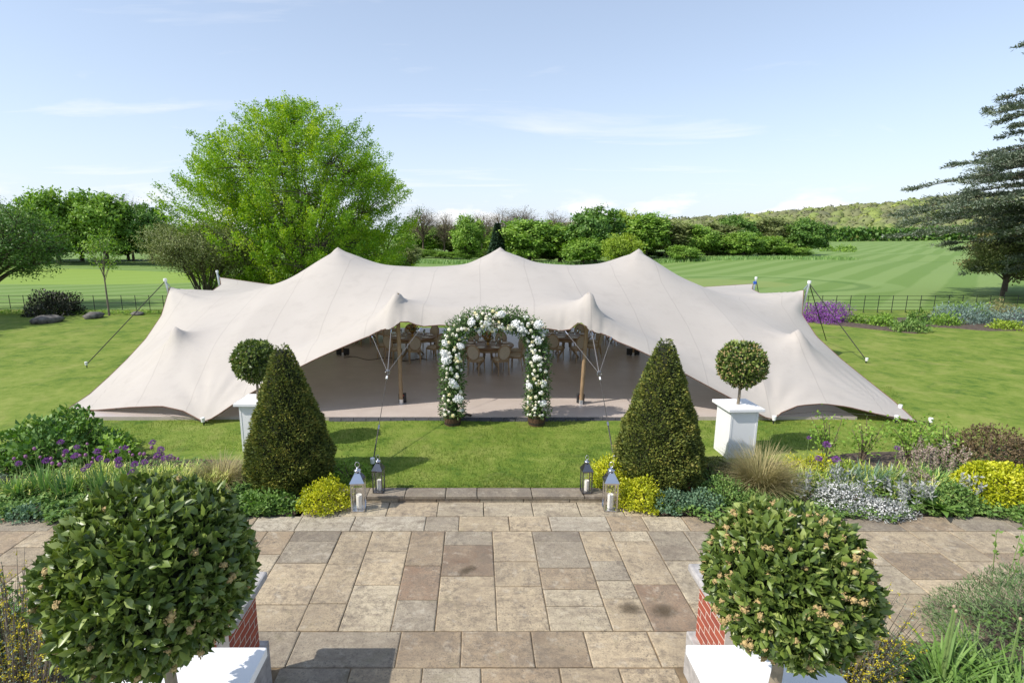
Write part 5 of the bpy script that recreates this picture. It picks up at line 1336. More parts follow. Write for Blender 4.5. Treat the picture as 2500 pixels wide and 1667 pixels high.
# small round topped tree beyond the fence on the right
st_ = tree_meshes(304, 4.6, 1.1, 2.7, 2.9, 1.6, 16, 8, 110, .16, .26, .16, F['olive'], 'bark', .3, wid=.4, inner=.5)
put_tree('small_tree', 'small round topped tree on a short trunk beneath the cedar', st_, 39.3, 40.4)
russ = tree_meshes(306, 5, .3, 3.0, 3.4, 3.3, 18, 9, 120, .2, .3, .14, F['russet'], 'twig', .3, wid=.5, inner=.5)
put_tree('russet_tree', 'russet green leafy tree half hidden behind the cedar boughs', russ, 43.0, 44.0)
put_tree('broadleaf_tree', 'green tree outside the left edge that shades the boulders', oak[2], -31.8, 25.2, .9, 1.0)
put_tree('broadleaf_tree', 'second green tree outside the left edge that shades the lawn', oak[0], -30.5, 21.5, .85, 2.0)
for u, v_, lab in ((2020, 612, 'tiny clipped bush on the far field left of the pair'), (2052, 613, 'tiny bush in the middle of the far field'), (2072, 614, 'tiny bush at the right on the far field')):
    q = gp(u, v_, 0); shrub('field_bush', lab, 'bush', q.x, q.y, float(terrain(q.x, q.y)), 1.7, 1.4, 1.7, 300, .5, F['mid'])

# cedar at the right edge: level boughs of blue green needles
def cedar():
    g = np.random.default_rng(77); t = thing('cedar', 'large blue green cedar with level boughs reaching in from the right edge', 'tree', (43.0, 36.0, 0))
    mb = MB().tube([(0, 0, -.2), (.2, 0, 6), (0, .2, 14), (.1, 0, 23)], [.75, .6, .4, .12], 10); mb.build('trunk', M['bark'], t)
    P, A, T, NR = [], [], [], []; bm_ = MB()
    prof = lambda z: np.interp(z, [2.2, 3.5, 5, 6.5, 8, 10, 12, 15, 18, 23], [7.5, 10, 12.5, 13, 12, 10.2, 8.6, 7.6, 6.2, 2])
    boughs = []
    for z in np.arange(2.6, 22, .62):
        for k in range(6 if z < 9.5 else 4):
            a = g.uniform(2.1, 4.5) if k < (5 if z < 9.5 else 3) else g.uniform(-2.1, 2.1)
            boughs.append((z + g.uniform(-.3, .3), a, prof(z) * g.uniform(.62, 1.0)))
    boughs += [(5.0, 3.14, 15.3), (6.0, 3.0, 14.4), (4.6, 3.3, 14.8), (6.8, 3.25, 13.2), (15.4, 3.1, 8.9), (12.4, 3.05, 9.3), (9.6, 3.2, 11.2), (8.6, 3.05, 12.0), (7.6, 3.3, 12.4)]
    for z, a, ln in boughs:
        d = np.array([math.cos(a), math.sin(a), 0]); sd = np.array([-math.sin(a), math.cos(a), 0])
        rise = g.uniform(.02, .22) * ln; droop = g.uniform(.05, .16) * ln
        tt = np.linspace(0, 1, 9); line = np.array([0, 0, z - .5]) + d * (tt * ln)[:, None] + sd * (np.sin(tt * 3 + g.random() * 6) * .25)[:, None] + np.array([0, 0, 1.]) * (rise * np.sin(tt * 1.9) - droop * tt ** 2.2)[:, None]
        r = .045 + ln * .009
        bm_.tube([tuple(q) for q in line], list(np.linspace(r, .012, 9)), 5, False)
        nb = int(7 + ln * 2.2)
        for j in range(nb):
            f = g.uniform(.28, 1.0); b0 = np.array([np.interp(f, tt, line[:, q]) for q in range(3)])
            sl = (ln * .23) * (1.15 - f) * g.uniform(.5, 1.2) + .45
            sg = 1 if g.random() < .5 else -1
            sdv = unit(d * g.uniform(.5, 1.1) + sd * sg * g.uniform(.3, 1.0) + np.array([0, 0, g.uniform(-.14, .16)]))
            e = b0 + sdv * sl + np.array([0, 0, -.05 * sl]); bm_.tube([tuple(b0), tuple((b0 + e) / 2 + np.array([0, 0, .04 * sl])), tuple(e)], [.014, .010, .004], 3, False)
            n = int(24 + sl * 26); u_ = g.random(n)
            q = b0 + (e - b0) * u_[:, None] + g.normal(size=(n, 3)) * np.array([.13, .13, .05])
            P.append(q); A.append(unit(sdv * .8 + rvec(n, g) * .7 + np.array([0, 0, .25]))); T.append(np.clip(g.normal(g.normal(.5, .14), .16, n), 0, 1)); NR.append(unit(rvec(n, g) * .6 + np.array([0, 0, 1.])))
    bm_.build('boughs', M['bark'], t)
    P, A, T, NR = map(np.concatenate, (P, A, T, NR)); n = len(P)
    L = g.uniform(.14, .30, n)
    link('crown', leaf_mesh('crown', P, A, NR, L, L * .34, F['cedar'], T), t)
cedar()

# hill wood: one mass of crowns far away
def hill_wood():
    g = np.random.default_rng(88); V, T, Q = [], [], []
    n = 2700; y = 385 + 260 * g.random(n) ** .8; x = g.uniform(60, 780, n)
    keep = (x / y > .10); x, y = x[keep], y[keep]; z = terrain(x, y); n = len(x)
    R = g.uniform(4.0, 8.0, n); tone = np.clip(g.normal(.42, .24, n), 0, 1)
    m_, k_ = 5, 9                                                   # each crown: a lumpy dome with leaf clumps standing off it
    th = np.linspace(-.35, math.pi / 2, m_ + 1); ph = np.arange(k_) * 6.2832 / k_
    D = np.stack([np.outer(np.cos(th), np.cos(ph)), np.outer(np.cos(th), np.sin(ph)), np.outer(np.sin(th), np.ones(k_))], -1).reshape(-1, 3)
    nv = len(D); q = []
    for i in range(m_):
        for j in range(k_): q.append((i * k_ + j, i * k_ + (j + 1) % k_, (i + 1) * k_ + (j + 1) % k_, (i + 1) * k_ + j))
    q = np.array(q); ctr = np.stack([x, y, z + R * .45], 1)
    V1 = (ctr[:, None] + D[None] * (R[:, None] * (.86 + .22 * g.random((n, nv))))[:, :, None]).reshape(-1, 3); F1 = (np.arange(n)[:, None, None] * nv + q[None]).reshape(-1, 4)
    K = 28; d = rvec(n * K, g).reshape(n, K, 3); d[:, :, 2] = np.abs(d[:, :, 2]) * 1.1 - .25; d = unit(d)
    P = (ctr[:, None] + d * (R[:, None] * (.9 + .16 * g.random((n, K))))[:, :, None]).reshape(-1, 3); dn = d.reshape(-1, 3)
    sz = (R[:, None] * g.uniform(.26, .42, (n, K))).reshape(-1)
    V2, F2, _ = leaf_arrays(P, rvec(n * K, g), unit(dn + rvec(n * K, g) * .25), sz, sz * .85)
    V = np.concatenate([V1, V2]); Fq = np.concatenate([F1, F2 + len(V1)])
    T = np.concatenate([np.repeat(tone, nv), np.repeat(np.clip(tone[:, None] + .05 * g.normal(size=(n, K)), 0, 1).reshape(-1), 4)])
    return np_mesh('hill_wood', V, Fq, F['hill'], T, smooth=True)
F['hill'] = foliage('hill_leaf', [(0.17, 0.18, 0.095), (0.235, 0.25, 0.11), (0.235, 0.30, 0.08), (0.34, 0.38, 0.09)], 0.7, 0.2)
props(link('hill_wood', hill_wood()), 'mixed spring woodland covering the far hill on the right', 'woodland', kind='stuff')
for u, v_, D in ((1985, 512, 590), (2008, 515, 590), (2022, 520, 560), (2062, 522, 560), (2178, 496, 600), (2192, 498, 600), (2204, 497, 600), (2234, 493, 600), (2290, 477, 610), (2392, 473, 620), (2250, 487, 610)):
    q = dp(u, v_, D); g0 = float(terrain(q.x, D)); h = max(9, q.z - g0)
    t = put_tree('conifer', 'dark pointed conifer standing above the hill wood skyline', spruce, q.x, D, 2.0, 0, 'dark conifers on the hill skyline', h / 9.0)
# dark hedge at the foot of the hill
g = np.random.default_rng(5); n = 3600
xx = g.uniform(238, 420, n); yy = 372 + (xx - 238) * .02 + g.normal(0, 1.2, n); zz_ = terrain(xx, yy) + 8.5 * g.random(n) ** .8
o = link('field_hedge', leaf_mesh('field_hedge', np.stack([xx, yy, zz_], 1), rvec(n, g), rvec(n, g), 2.4, 1.8, F['deep'], g.normal(.4, .2, n))); props(o, 'long dark hedge at the foot of the far hill', 'hedge')
# rough grass along the foot of the wood
g = np.random.default_rng(6); n = 16000
xx = g.uniform(-16, 70, n); yy = np.interp(xx, [-16, 70], [88, 104]) + g.normal(0, 2.2, n)
o = link('rough_grass', blade_mesh('rough_grass', np.stack([xx, yy, terrain(xx, yy)], 1), g.uniform(0, 6.28, n), g.uniform(0, .5, n), g.uniform(.1, .7, n), g.uniform(.3, .8, n), np.full(n, .10), F['iris'], g.normal(.6, .2, n), 2)); props(o, 'strip of long rough grass along the edge of the wood', kind='stuff')

# ------------------------------------------------------------------ clipped yew cones
def yew_cone(label, x, y, r, h, seed):
    g = np.random.default_rng(seed); t = thing('yew_cone', label, 'topiary', (x, y, 0), 0, 'clipped yew cones')
    prof = lambda f: np.interp(f, [0, .05, .18, .45, .75, .93, 1], [.86, .96, 1.0, .76, .43, .22, .10]) * r
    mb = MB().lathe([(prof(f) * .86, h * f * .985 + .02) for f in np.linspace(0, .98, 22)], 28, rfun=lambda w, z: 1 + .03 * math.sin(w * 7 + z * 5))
    mb.build('light_block_core', plain('yew_dark_core_%d' % seed, (.018, .021, .009), .95, 0, .5, 30, .9, 50), t)  # solid dark core added inside to stop light passing through the foliage
    MB().tube([(0, 0, -.1), (0, 0, .5)], .07, 8).build('trunk', M['bark'], t)
    n = 43000; f = 1 - np.sqrt(g.random(n) * .985); f = np.clip(f * 1.02, 0, 1)
    w = g.uniform(0, 6.2832, n); lump = 1 + .038 * np.sin(w * 9 + f * 22) + .034 * np.sin(w * 5 - f * 31 + seed) + .02 * np.sin(w * 23 + f * 60)
    rr = prof(f) * lump * (.80 + .22 * g.random(n) ** .5)
    out = np.stack([np.cos(w), np.sin(w), np.full(n, .35)], 1)
    P = np.stack([rr * np.cos(w), rr * np.sin(w), f * h], 1)
    A = unit(out * .8 + rvec(n, g) * .65 + np.array([0, 0, .25])); nr = unit(rvec(n, g) * .75 + out * .75)
    L = g.uniform(.032, .068, n)
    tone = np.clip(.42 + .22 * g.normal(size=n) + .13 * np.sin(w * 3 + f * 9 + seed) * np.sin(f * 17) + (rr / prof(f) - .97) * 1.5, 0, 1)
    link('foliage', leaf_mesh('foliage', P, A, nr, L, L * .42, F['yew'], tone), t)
yew_cone('tall clipped yew cone at the left side of the step', -3.42, 9.28, .76, 2.5, 31)
yew_cone('tall clipped yew cone at the right side of the step', 3.30, 9.28, .76, 2.6, 32)

# ------------------------------------------------------------------ flower beds
def bed(name, label, pts, z=.03, edge=-.02, slope=False):
    zf = (lambda y: float(np.interp(y, [8.15, 8.95], [-.085, z]))) if slope else (lambda y: z)
    c = np.mean(np.array(pts), 0); n = len(pts); vs = [(*p, edge) for p in pts]; fs = []
    rings = (.97, .9, .7, .4)
    for k, q in enumerate(rings):
        for p in pts: vs.append((c[0] + (p[0] - c[0]) * q, c[1] + (p[1] - c[1]) * q, zf(c[1] + (p[1] - c[1]) * q) * (1 if slope else .5 if k == 0 else 1) + rnd.uniform(-.012, .012)))
    for k in range(len(rings)):
        for i in range(n): fs.append((k * n + i, k * n + (i + 1) % n, (k + 1) * n + (i + 1) % n, (k + 1) * n + i))
    fs.append(tuple(len(rings) * n + i for i in range(n)))
    return props(MB().add(vs, fs).build(name, M['soil'], None, True), label, kind='structure')
def outline(pts, m_=6):
    out = []
    for a, b_ in zip(pts, pts[1:] + pts[:1]):
        for k in range(m_): out.append((a[0] + (b_[0] - a[0]) * k / m_ + rnd.uniform(-.05, .05), a[1] + (b_[1] - a[1]) * k / m_ + rnd.uniform(-.04, .04)))
    return out
bed('flower_bed', 'dark soil of the flower bed left of the step', outline([(-9.9, 8.2), (-2.98, 8.2), (-2.6, 9.6), (-3.2, 10.15), (-6.0, 10.1), (-8.2, 11.0), (-10.2, 11.0)]), .03, -.12, True)
bed('flower_bed', 'dark soil of the flower bed right of the step', outline([(2.98, 8.2), (11.2, 8.2), (11.4, 10.9), (8.0, 10.5), (5.6, 9.9), (3.3, 10.1), (2.6, 9.6)]), .03, -.12, True)
bed('flower_bed', 'soil of the corner bed by the left house wall', outline([(-9.5, 2.9), (-3.2, 2.9), (-3.15, 5.9), (-9.5, 5.95)]), -.085, -.16)
bed('flower_bed', 'soil of the corner bed by the right house wall', outline([(2.85, 2.9), (10.4, 2.9), (10.4, 5.95), (5.9, 5.9), (5.8, 5.32), (2.9, 5.3)]), -.085, -.16)

def soil_z(y): return float(np.interp(y, [8.0, 8.2, 8.95], [-.10, -.085, .0]))
def leafy(name, label, cat, at, rx, ry, rz, n, leafL, mat, **kw): return shrub(name, label, cat, at[0], at[1], at[2] if len(at) > 2 else soil_z(at[1]), rx, ry, rz, n, leafL, mat, **kw)
def tussock(name, label, cat, x, y, z, n, r, L, W, mat, lean=(.05, .7), droop=(.5, 1.6), tone=.5, seg=5, tip=0.0, group=None, kind=None, part='blades', seed=None):
    g = np.random.default_rng(seed if seed is not None else rnd.randrange(1 << 30))
    t = thing(name, label, cat, (x, y, z), 0, group, kind)
    a = g.uniform(0, 6.2832, n); q = r * np.sqrt(g.random(n)) * .35
    root = np.stack([q * np.cos(a), q * np.sin(a), np.full(n, -.01)], 1)
    link(part, blade_mesh(part, root, a + g.normal(0, .35, n), g.uniform(*lean, n), g.uniform(*droop, n), L * g.uniform(.55, 1.15, n), W * g.uniform(.7, 1.2, n), mat, np.clip(g.normal(tone, .2, n), 0, 1), seg, tip), t)
    return t
# ---- left bed
leafy('leafy_shrub', 'big glossy dark green shrub at the far left of the lawn edge', 'shrub', (-8.45, 10.3), 1.25, .95, .86, 4200, .115, F['deep'], wid=.62, lump=.16, shell=.55)
leafy('leafy_shrub', 'loose green shrub growing out of the right side of the big glossy shrub', 'shrub', (-7.05, 10.05), .38, .36, .55, 420, .12, F['mid'], wid=.6, lump=.2, shell=.3)
heads = [(580,385),(630,475),(735,435),(722,515),(700,530),(930,475),(955,540),(1020,565),(440,565),(180,590),(800,650),(840,615),(1200,440),(1120,475),(1130,555),(1140,605),(1290,597),(1385,577),(1245,695),(1265,665),(1540,455),(1550,500),(1510,508),(1625,525),(1575,540),(1460,390)]
buds = [(1450,440),(330,450),(385,530),(490,545),(610,515),(500,590),(765,515),(820,510),(890,540),(880,580),(1175,760),(570,600),(135,545),(245,525),(835,405),(1270,510),(1240,480),(1380,500),(1340,500),(1670,540),(1705,545),(1480,535),(620,570),(1060,480),(1150,440)]
def allium_head():
    g = np.random.default_rng(3); n = 240; d = rvec(n, g); P = d * .062 * g.uniform(.4, 1, n)[:, None]
    return leaf_mesh('flower_head', P, d + rvec(n, g) * .4, rvec(n, g), .020, .014, F['purple'], g.normal(.45, .25, n))
ah = allium_head(); ab = MB().ball((0, 0, 0), (.026, .026, .030), 8, 6).mesh('flower_bud', M['allium_bud'])
stem_me = MB().tube([(0, 0, -1.0), (.01, 0, -.5), (0, 0, 0)], [.007, .006, .005], 5).mesh('stem', M['stem_green'])
def allium(u, v_, z, head, label, group, s=1.0):
    q = gp(u, v_, z)
    if q.y < 8.3: q = dp(u, v_, 8.45)
    t = thing('allium', label, 'flower', (q.x, q.y, 0), rnd.uniform(0, 6), group)
    o = link('flower_head' if head else 'flower_bud', ah if head else ab, t); o.location = (0, 0, q.z); o.scale = (s, s, s * (.8 if head else 1))
    o = link('stem', stem_me, t); o.location = (0, 0, q.z - .01); o.scale = (1, 1, q.z)
for a, b_ in heads: allium(a * .2551, 980 + b_ * .2551, rnd.uniform(.62, .78), True, 'open purple globe allium standing ' + ('before the big glossy dark shrub' if a < 1000 else 'before the open lawn, left of the tawny grass'), 'purple alliums ' + ('before the glossy shrub' if a < 1000 else 'before the lawn'), rnd.uniform(.62, .95))
for a, b_ in buds: allium(a * .2551, 980 + b_ * .2551, rnd.uniform(.60, .78), False, 'small closed purple allium bud ' + ('before the big glossy dark shrub' if a < 1000 else 'before the open lawn, left of the tawny grass'), 'allium buds ' + ('before the glossy shrub' if a < 1000 else 'before the lawn'), rnd.uniform(.8, 1.2))
for u, v_, s in ((2019, 1085, 1.1), (1998, 1118, .9), (2041, 1120, 1.0), (1975, 1068, .6), (2190, 1093, .7)): allium(u, v_, .62, True, 'purple globe allium above the yellow green plants in the right bed', 'purple alliums of the right bed', s)
def mass(name, label, regs, mat, L, W, lean, droop, tip=0.0, tone=.4, seg=4, seed=1):
    """ground cover nobody could count: one object"""
    g = np.random.default_rng(seed); R = []
    for x0, x1, y0, y1, n in regs:
        k = max(3, n // 14); cx_ = g.uniform(x0, x1, k); cy_ = g.uniform(y0, y1, k); i = g.integers(0, k, n)
        R.append(np.stack([cx_[i] + g.normal(0, .07, n), cy_[i] + g.normal(0, .06, n), np.zeros(n)], 1))
    R = np.concatenate(R); n = len(R)
    o = link(name, blade_mesh(name, R, g.uniform(0, 6.28, n), g.uniform(*lean, n), g.uniform(*droop, n), L * g.uniform(.55, 1.2, n), W * g.uniform(.7, 1.2, n), mat, np.clip(g.normal(tone, .2, n), 0, 1), seg, tip))
    return props(o, label, kind='stuff')
def carpet(name, label, regs, mat, leafL, h, wid=.7, seed=1):
    g = np.random.default_rng(seed); P = []
    for x0, x1, y0, y1, n in regs:
        x = g.uniform(x0, x1, n); f = g.random(n); lo = y0 + .09 * np.sin(x * 2.7 + seed) + .07 * np.sin(x * 6.3 + seed * 2) + .04 * np.sin(x * 15); y = lo + (y1 - lo) * f ** 1.3
        b0 = np.where(y < 7, -.10, np.where(y < 12, np.interp(y, [8.0, 8.2, 8.95], [-.10, -.085, .02]), 0.0)); P.append(np.stack([x, y, b0 + h * (.35 + .65 * (.5 + .5 * np.sin(x * 9 + 1) * np.sin(y * 11))) * g.random(n) ** .9 + .008], 1))
    P = np.concatenate(P); n = len(P); L = leafL * g.uniform(.6, 1.3, n); A = rvec(n, g); A[:, 2] = np.abs(A[:, 2]) * .4
    o = link(name, leaf_mesh(name, P, A, unit(rvec(n, g) * .6 + np.array([0, 0, 1.])), L, L * wid, mat, g.normal(.5, .2, n)))
    return props(o, label, kind='stuff')
mass('bulb_foliage', 'fading yellow tipped bulb leaves in the left bed', [(-7.6, -4.6, 8.7, 9.5, 2300), (-6.2, -4.4, 8.45, 9.2, 1100), (-9.3, -7.6, 8.5, 9.0, 420)], F['bulb'], .33, .030, (.05, .6), (.3, 2.0), .85, .22, 4, 41)
for k, (x, y, s) in enumerate(((-7.55, 8.75, 1.0), (-7.1, 8.62, .9), (-6.45, 8.66, 1.05), (-6.1, 8.85, 1.0), (-7.9, 8.6, .8))):
    tussock('iris_clump', ('tall green iris leaf fan nearest the left border edge', 'iris leaf fan second along the left border', 'large upright iris leaf fan in the middle of the left bed', 'dark upright iris leaf fan right of the large fan in the left bed', 'small iris leaf fan at the left end of the border')[k], 'iris', x, y, 0, 46, .35, .52 * s, .045, F['iris'], (.02, .45), (.05, .7), .4, 5, .25)
tussock('grass_clump', 'tawny ornamental grass clump left of the left yew cone', 'ornamental grass', -4.62, 9.05, 0, 1500, .55, .62, .0065, F['straw'], (.05, 1.0), (.5, 1.5), .55, 6, .15)
carpet('geranium_groundcover', 'low green geranium leaves spilling over the left path edge', [(-8.0, -4.4, 8.02, 8.6, 5200), (-9.6, -8.0, 8.02, 8.7, 1900), (-4.4, -3.15, 8.06, 8.9, 2000)], F['geranium'], .075, .19, .75, 42)
leafy('feathery_shrub', 'soft grey green feathery mound at the left edge of the bed', 'shrub', (-8.9, 8.9), .55, .4, .42, 2600, .05, F['sage'], wid=.2, shell=.5)
leafy('catmint', 'bright green crinkled leafy mound at the foot of the left yew cone', 'plant', (-3.55, 8.38), .62, .30, .26, 1700, .060, F['fresh'], wid=.7, lump=.2, shell=.45)
leafy('golden_shrub', 'golden yellow green low shrub left of the larger left lantern', 'shrub', (-2.58, 8.46), .44, .38, .42, 4600, .042, F['gold'], wid=.55, lump=.16, shell=.5)
leafy('golden_shrub', 'darker green and gold low shrub behind the left lanterns', 'shrub', (-2.38, 9.35), .42, .35, .36, 1700, .042, F['mid'], wid=.55, lump=.16, shell=.5)
# ---- right bed
leafy('golden_shrub', 'golden yellow green shrub beside the larger right lantern', 'shrub', (2.72, 8.48), .38, .36, .44, 4200, .042, F['gold'], wid=.55, lump=.18, shell=.5)
leafy('golden_shrub', 'golden yellow green shrub behind the smaller right lantern', 'shrub', (2.42, 9.2), .38, .42, .44, 3600, .042, F['gold'], wid=.55, lump=.16, shell=.5)
leafy('rue', 'blue green low rue mound right of the golden shrub', 'plant', (3.22, 8.40), .40, .26, .27, 1900, .040, F['rue'], wid=.7, lump=.2, shell=.45)
leafy('rue', 'blue green low rue mound below the right yew cone', 'plant', (3.78, 8.44), .36, .26, .25, 1700, .040, F['rue'], wid=.7, lump=.2, shell=.45)
leafy('red_shrub', 'small dark red leaved plant at the foot of the right yew cone', 'plant', (3.62, 8.68), .13, .11, .24, 260, .045, F['red'], wid=.5, shell=.3)
leafy('ferny_plant', 'green ferny leaved plant right of the right yew cone', 'plant', (4.28, 8.62), .46, .34, .36, 2300, .045, F['geranium'], wid=.6, lump=.22, shell=.4)
leafy('ferny_plant', 'low green ferny plant behind the flowering bay ball', 'plant', (4.75, 8.36), .35, .22, .26, 1100, .045, F['geranium'], wid=.6, lump=.22, shell=.4)
leafy('round_bush', 'small dark clipped round bush behind the right grass clump', 'shrub', (4.42, 9.5), .33, .3, .34, 2400, .036, F['yew'], wid=.45, lump=.08, shell=.7)
tussock('grass_clump', 'large tawny ornamental grass fountain right of the right yew cone', 'ornamental grass', 5.02, 8.95, 0, 2100, .6, .82, .0065, F['straw'], (.03, .85), (.4, 1.5), .52, 6, .2)
leafy('spurge', 'yellow green flowering spurge clump at the back of the right bed', 'plant', (6.28, 9.55), .60, .34, .34, 1700, .055, F['gold'], wid=.5, lump=.25, shell=.35)
leafy('spurge', 'yellow green flowering spurge clump next to the rose stems', 'plant', (6.95, 9.45), .42, .3, .30, 1000, .055, F['lime'], wid=.5, lump=.25, shell=.35)
mass('bulb_foliage', 'fading bulb leaves in the middle of the right bed', [(5.6, 8.3, 8.75, 9.35, 1300), (7.2, 8.6, 8.5, 9.2, 500)], F['bulb'], .34, .026, (.05, .7), (.3, 1.8), .8, .2, 4, 43)
for k, (x, y, L, mt, lab) in enumerate(((6.55, 9.0, .46, 'sage', 'grey green iris fan behind the silver plants'), (6.95, 8.95, .48, 'rue', 'blue green sword leaved clump right of the grey iris fan'), (7.35, 9.0, .42, 'sage', 'grey green iris fan left of the green feathery mound'), (8.15, 9.0, .42, 'iris', 'bright green iris fan beside the pink spikes'))):
    tussock('iris_clump', lab, 'iris', x, y, 0, 60, .4, L, .035, F[mt], (.05, .6), (.1, .8), .5, 5)
leafy('feathery_mound', 'soft green feathery mound behind the silver plants', 'plant', (7.45, 8.95), .52, .36, .36, 3000, .05, F['fresh'], wid=.16, lump=.15, shell=.4)
def silver(label, x, y, rx, ry, rz, nf):
    t = leafy('silver_plant', label, 'plant', (x, y), rx, ry, rz, 1500, .06, F['silver'], wid=.28, lump=.25, shell=.4)
    g = np.random.default_rng(int(x * 100)); d = rvec(nf, g); d[:, 2] = np.abs(d[:, 2]); d = unit(d)
    if nf: link('flowers', leaf_mesh('flowers', d * np.array([rx, ry, rz]) * g.uniform(.9, 1.08, nf)[:, None], rvec(nf, g), unit(d + rvec(nf, g) * .4), .026, .024, F['white'], g.random(nf)), t)['kind'] = 'stuff'
    return t
silver('silver leaved mound covered with tiny white flowers above the flowering bay ball', 6.15, 8.42, .50, .34, .36, 900)
silver('silver white carpet plant spilling onto the right path', 6.72, 8.20, .44, .26, .22, 700)
def spikes(name, label, cat, x, y, n, r, H, mat, leafL=.06, per=16, wid=.35, w0=.02, up=.3):
    g = np.random.default_rng(int(abs(x) * 991) % 9999); t = thing(name, label, cat, (x, y, 0)); mb = MB(); P, A, NR = [], [], []
    for k in range(n):
        a = g.uniform(0, 6.28); q = r * math.sqrt(g.random()); b0 = np.array([q * math.cos(a), q * math.sin(a), 0]); e = b0 + np.array([g.normal(0, .12) * H, g.normal(0, .12) * H, H * g.uniform(.6, 1.1)])
        mb.tube([tuple(b0), tuple((b0 + e) / 2), tuple(e)], [.006, .005, .003], 4)
        f = g.uniform(up, 1.0, per); P.append(b0 + (e - b0) * f[:, None] + g.normal(0, w0 * .4, (per, 3))); A.append(unit(rvec(per, g) + np.array([0, 0, .7]))); NR.append(rvec(per, g))
    mb.build('stems', M['stem_green'], t)['kind'] = 'stuff'; P, A, NR = map(np.concatenate, (P, A, NR)); n_ = len(P)
    link('foliage', leaf_mesh('foliage', P, A, NR, leafL * g.uniform(.6, 1.3, n_), leafL * wid, mat, g.normal(.5, .2, n_)), t)
    return t
spikes('silver_lambs_ear', 'upright silver woolly stems left of the white flowered mound', 'plant', 5.62, 8.55, 9, .28, .45, F['silver'], .085, 14, .4)
spikes('silver_lambs_ear', 'upright silver woolly stems standing behind the white flowered mound', 'plant', 6.45, 8.72, 12, .35, .5, F['silver'], .085, 14, .4)
spikes('silver_lambs_ear', 'silver woolly leaved clump right of the white carpet plant', 'plant', 7.25, 8.42, 22, .34, .40, F['silver'], .085, 16, .4)
spikes('silver_lambs_ear', 'small silver woolly tuft between the green mound and the golden mound', 'plant', 8.35, 8.55, 10, .18, .40, F['silver'], .085, 14, .4)
spikes('pink_spires', 'buff pink flower spires left of the plum brown shrub', 'plant', 8.55, 9.5, 42, .45, .62, F['pink'], .045, 40, .5, .022, .45)
spikes('pink_spires', 'pale pinkish grey twiggy tuft in the middle of the right bed', 'plant', 7.75, 8.85, 26, .25, .40, F['pink'], .04, 26, .5, .022, .4)
leafy('green_mound', 'rounded green leafy mound left of the golden mound', 'plant', (8.0, 8.45), .44, .32, .36, 2300, .05, F['geranium'], wid=.7, lump=.12, shell=.5)
leafy('golden_mound', 'bright golden yellow rounded shrub at the right end of the bed', 'shrub', (8.95, 8.72), .72, .5, .60, 8000, .055, F['gold'], wid=.55, lump=.07, shell=.65)
leafy('plum_shrub', 'plum brown leaved shrub behind the golden mound', 'shrub', (10.2, 10.1), 1.0, .7, .68, 4200, .06, F['plum'], wid=.55, lump=.12, shell=.5)
tussock('broad_leaf_plant', 'broad leaved green plant sprawling on the path in front of the green mound', 'plant', 7.62, 8.22, 0, 26, .2, .34, .11, F['fresh'], (.5, 1.1), (.3, .9), .35, 5)
for x_, y_, rx_, ry_, rz_, mt_, lab_ in ((9.0, 8.12, .35, .2, .16, 'fresh', 'low green leafy tuft on the path edge before the golden mound'), (5.05, 8.1, .34, .2, .17, 'geranium', 'low green leafy tuft on the path edge below the tawny grass fountain'), (10.2, 8.2, .45, .22, .2, 'sage', 'low grey green tuft at the right end of the path edge'),
                                           (-6.0, 8.05, .4, .2, .17, 'fresh', 'low fresh green tuft spilling onto the left path'), (-7.3, 8.06, .42, .2, .18, 'rue', 'low blue green tuft spilling onto the left path'), (-4.55, 8.1, .35, .2, .16, 'geranium', 'low green tuft at the path edge left of the crinkled mound'), (-8.6, 8.06, .4, .2, .18, 'geranium', 'low green tuft at the far left of the path edge')):
    leafy('edging_plant', lab_, 'plant', (x_, y_, -.06), rx_, ry_, rz_, 700, .055, F[mt_], wid=.5, lump=.25, shell=.35)
def rose_bush(label, x, y, h, seed, n=240):
    g = np.random.default_rng(seed); t = thing('rose_bush', label, 'rose bush', (x, y, 0)); mb = MB(); P = []
    for k in range(8):
        a = g.uniform(0, 6.28); e = np.array([.42 * math.cos(a) * g.random(), .42 * math.sin(a) * g.random(), h * g.uniform(.65, 1.05)]); mb.tube([(0, 0, 0), tuple(e * .5 + np.array([.04, 0, .08])), tuple(e)], [.012, .009, .005], 4)
        m_ = n // 8; f = g.uniform(.35, 1.05, m_); P.append(e * f[:, None] + g.normal(0, .075, (m_, 3)))
    mb.build('canes', M['twig'], t); P = np.concatenate(P); k = len(P)
    link('foliage', leaf_mesh('foliage', P, rvec(k, g), unit(rvec(k, g) + np.array([0, 0, .6])), .075 * g.uniform(.6, 1.2, k), .042, F['mid'], g.normal(.55, .2, k)), t)
rose_bush('sparse tall rose bush above the yellow green spurge', 6.85, 10.0, .95, 1)
rose_bush('twiggy rose bush in the middle of the right bed', 7.55, 10.0, .85, 2)
rose_bush('leafier rose bush with bright leaves before the plum shrub', 8.55, 10.1, .85, 3, 520)
rose_bush('small sparse rose bush left of the plum shrub', 9.25, 10.2, .7, 4)
carpet('low_groundcover', 'low mixed green ground cover in the right bed', [(5.4, 9.0, 8.04, 9.4, 5600), (3.0, 5.4, 8.06, 9.9, 4200), (9.0, 11.2, 8.04, 10.6, 3200)], F['geranium'], .06, .14, .7, 44)
carpet('low_groundcover', 'low mixed green ground cover in the left bed', [(-8.4, -4.4, 8.9, 10.0, 2600), (-4.4, -2.7, 8.3, 9.9, 900), (-9.9, -8.4, 8.4, 10.8, 900)], F['geranium'], .06, .14, .7, 45)
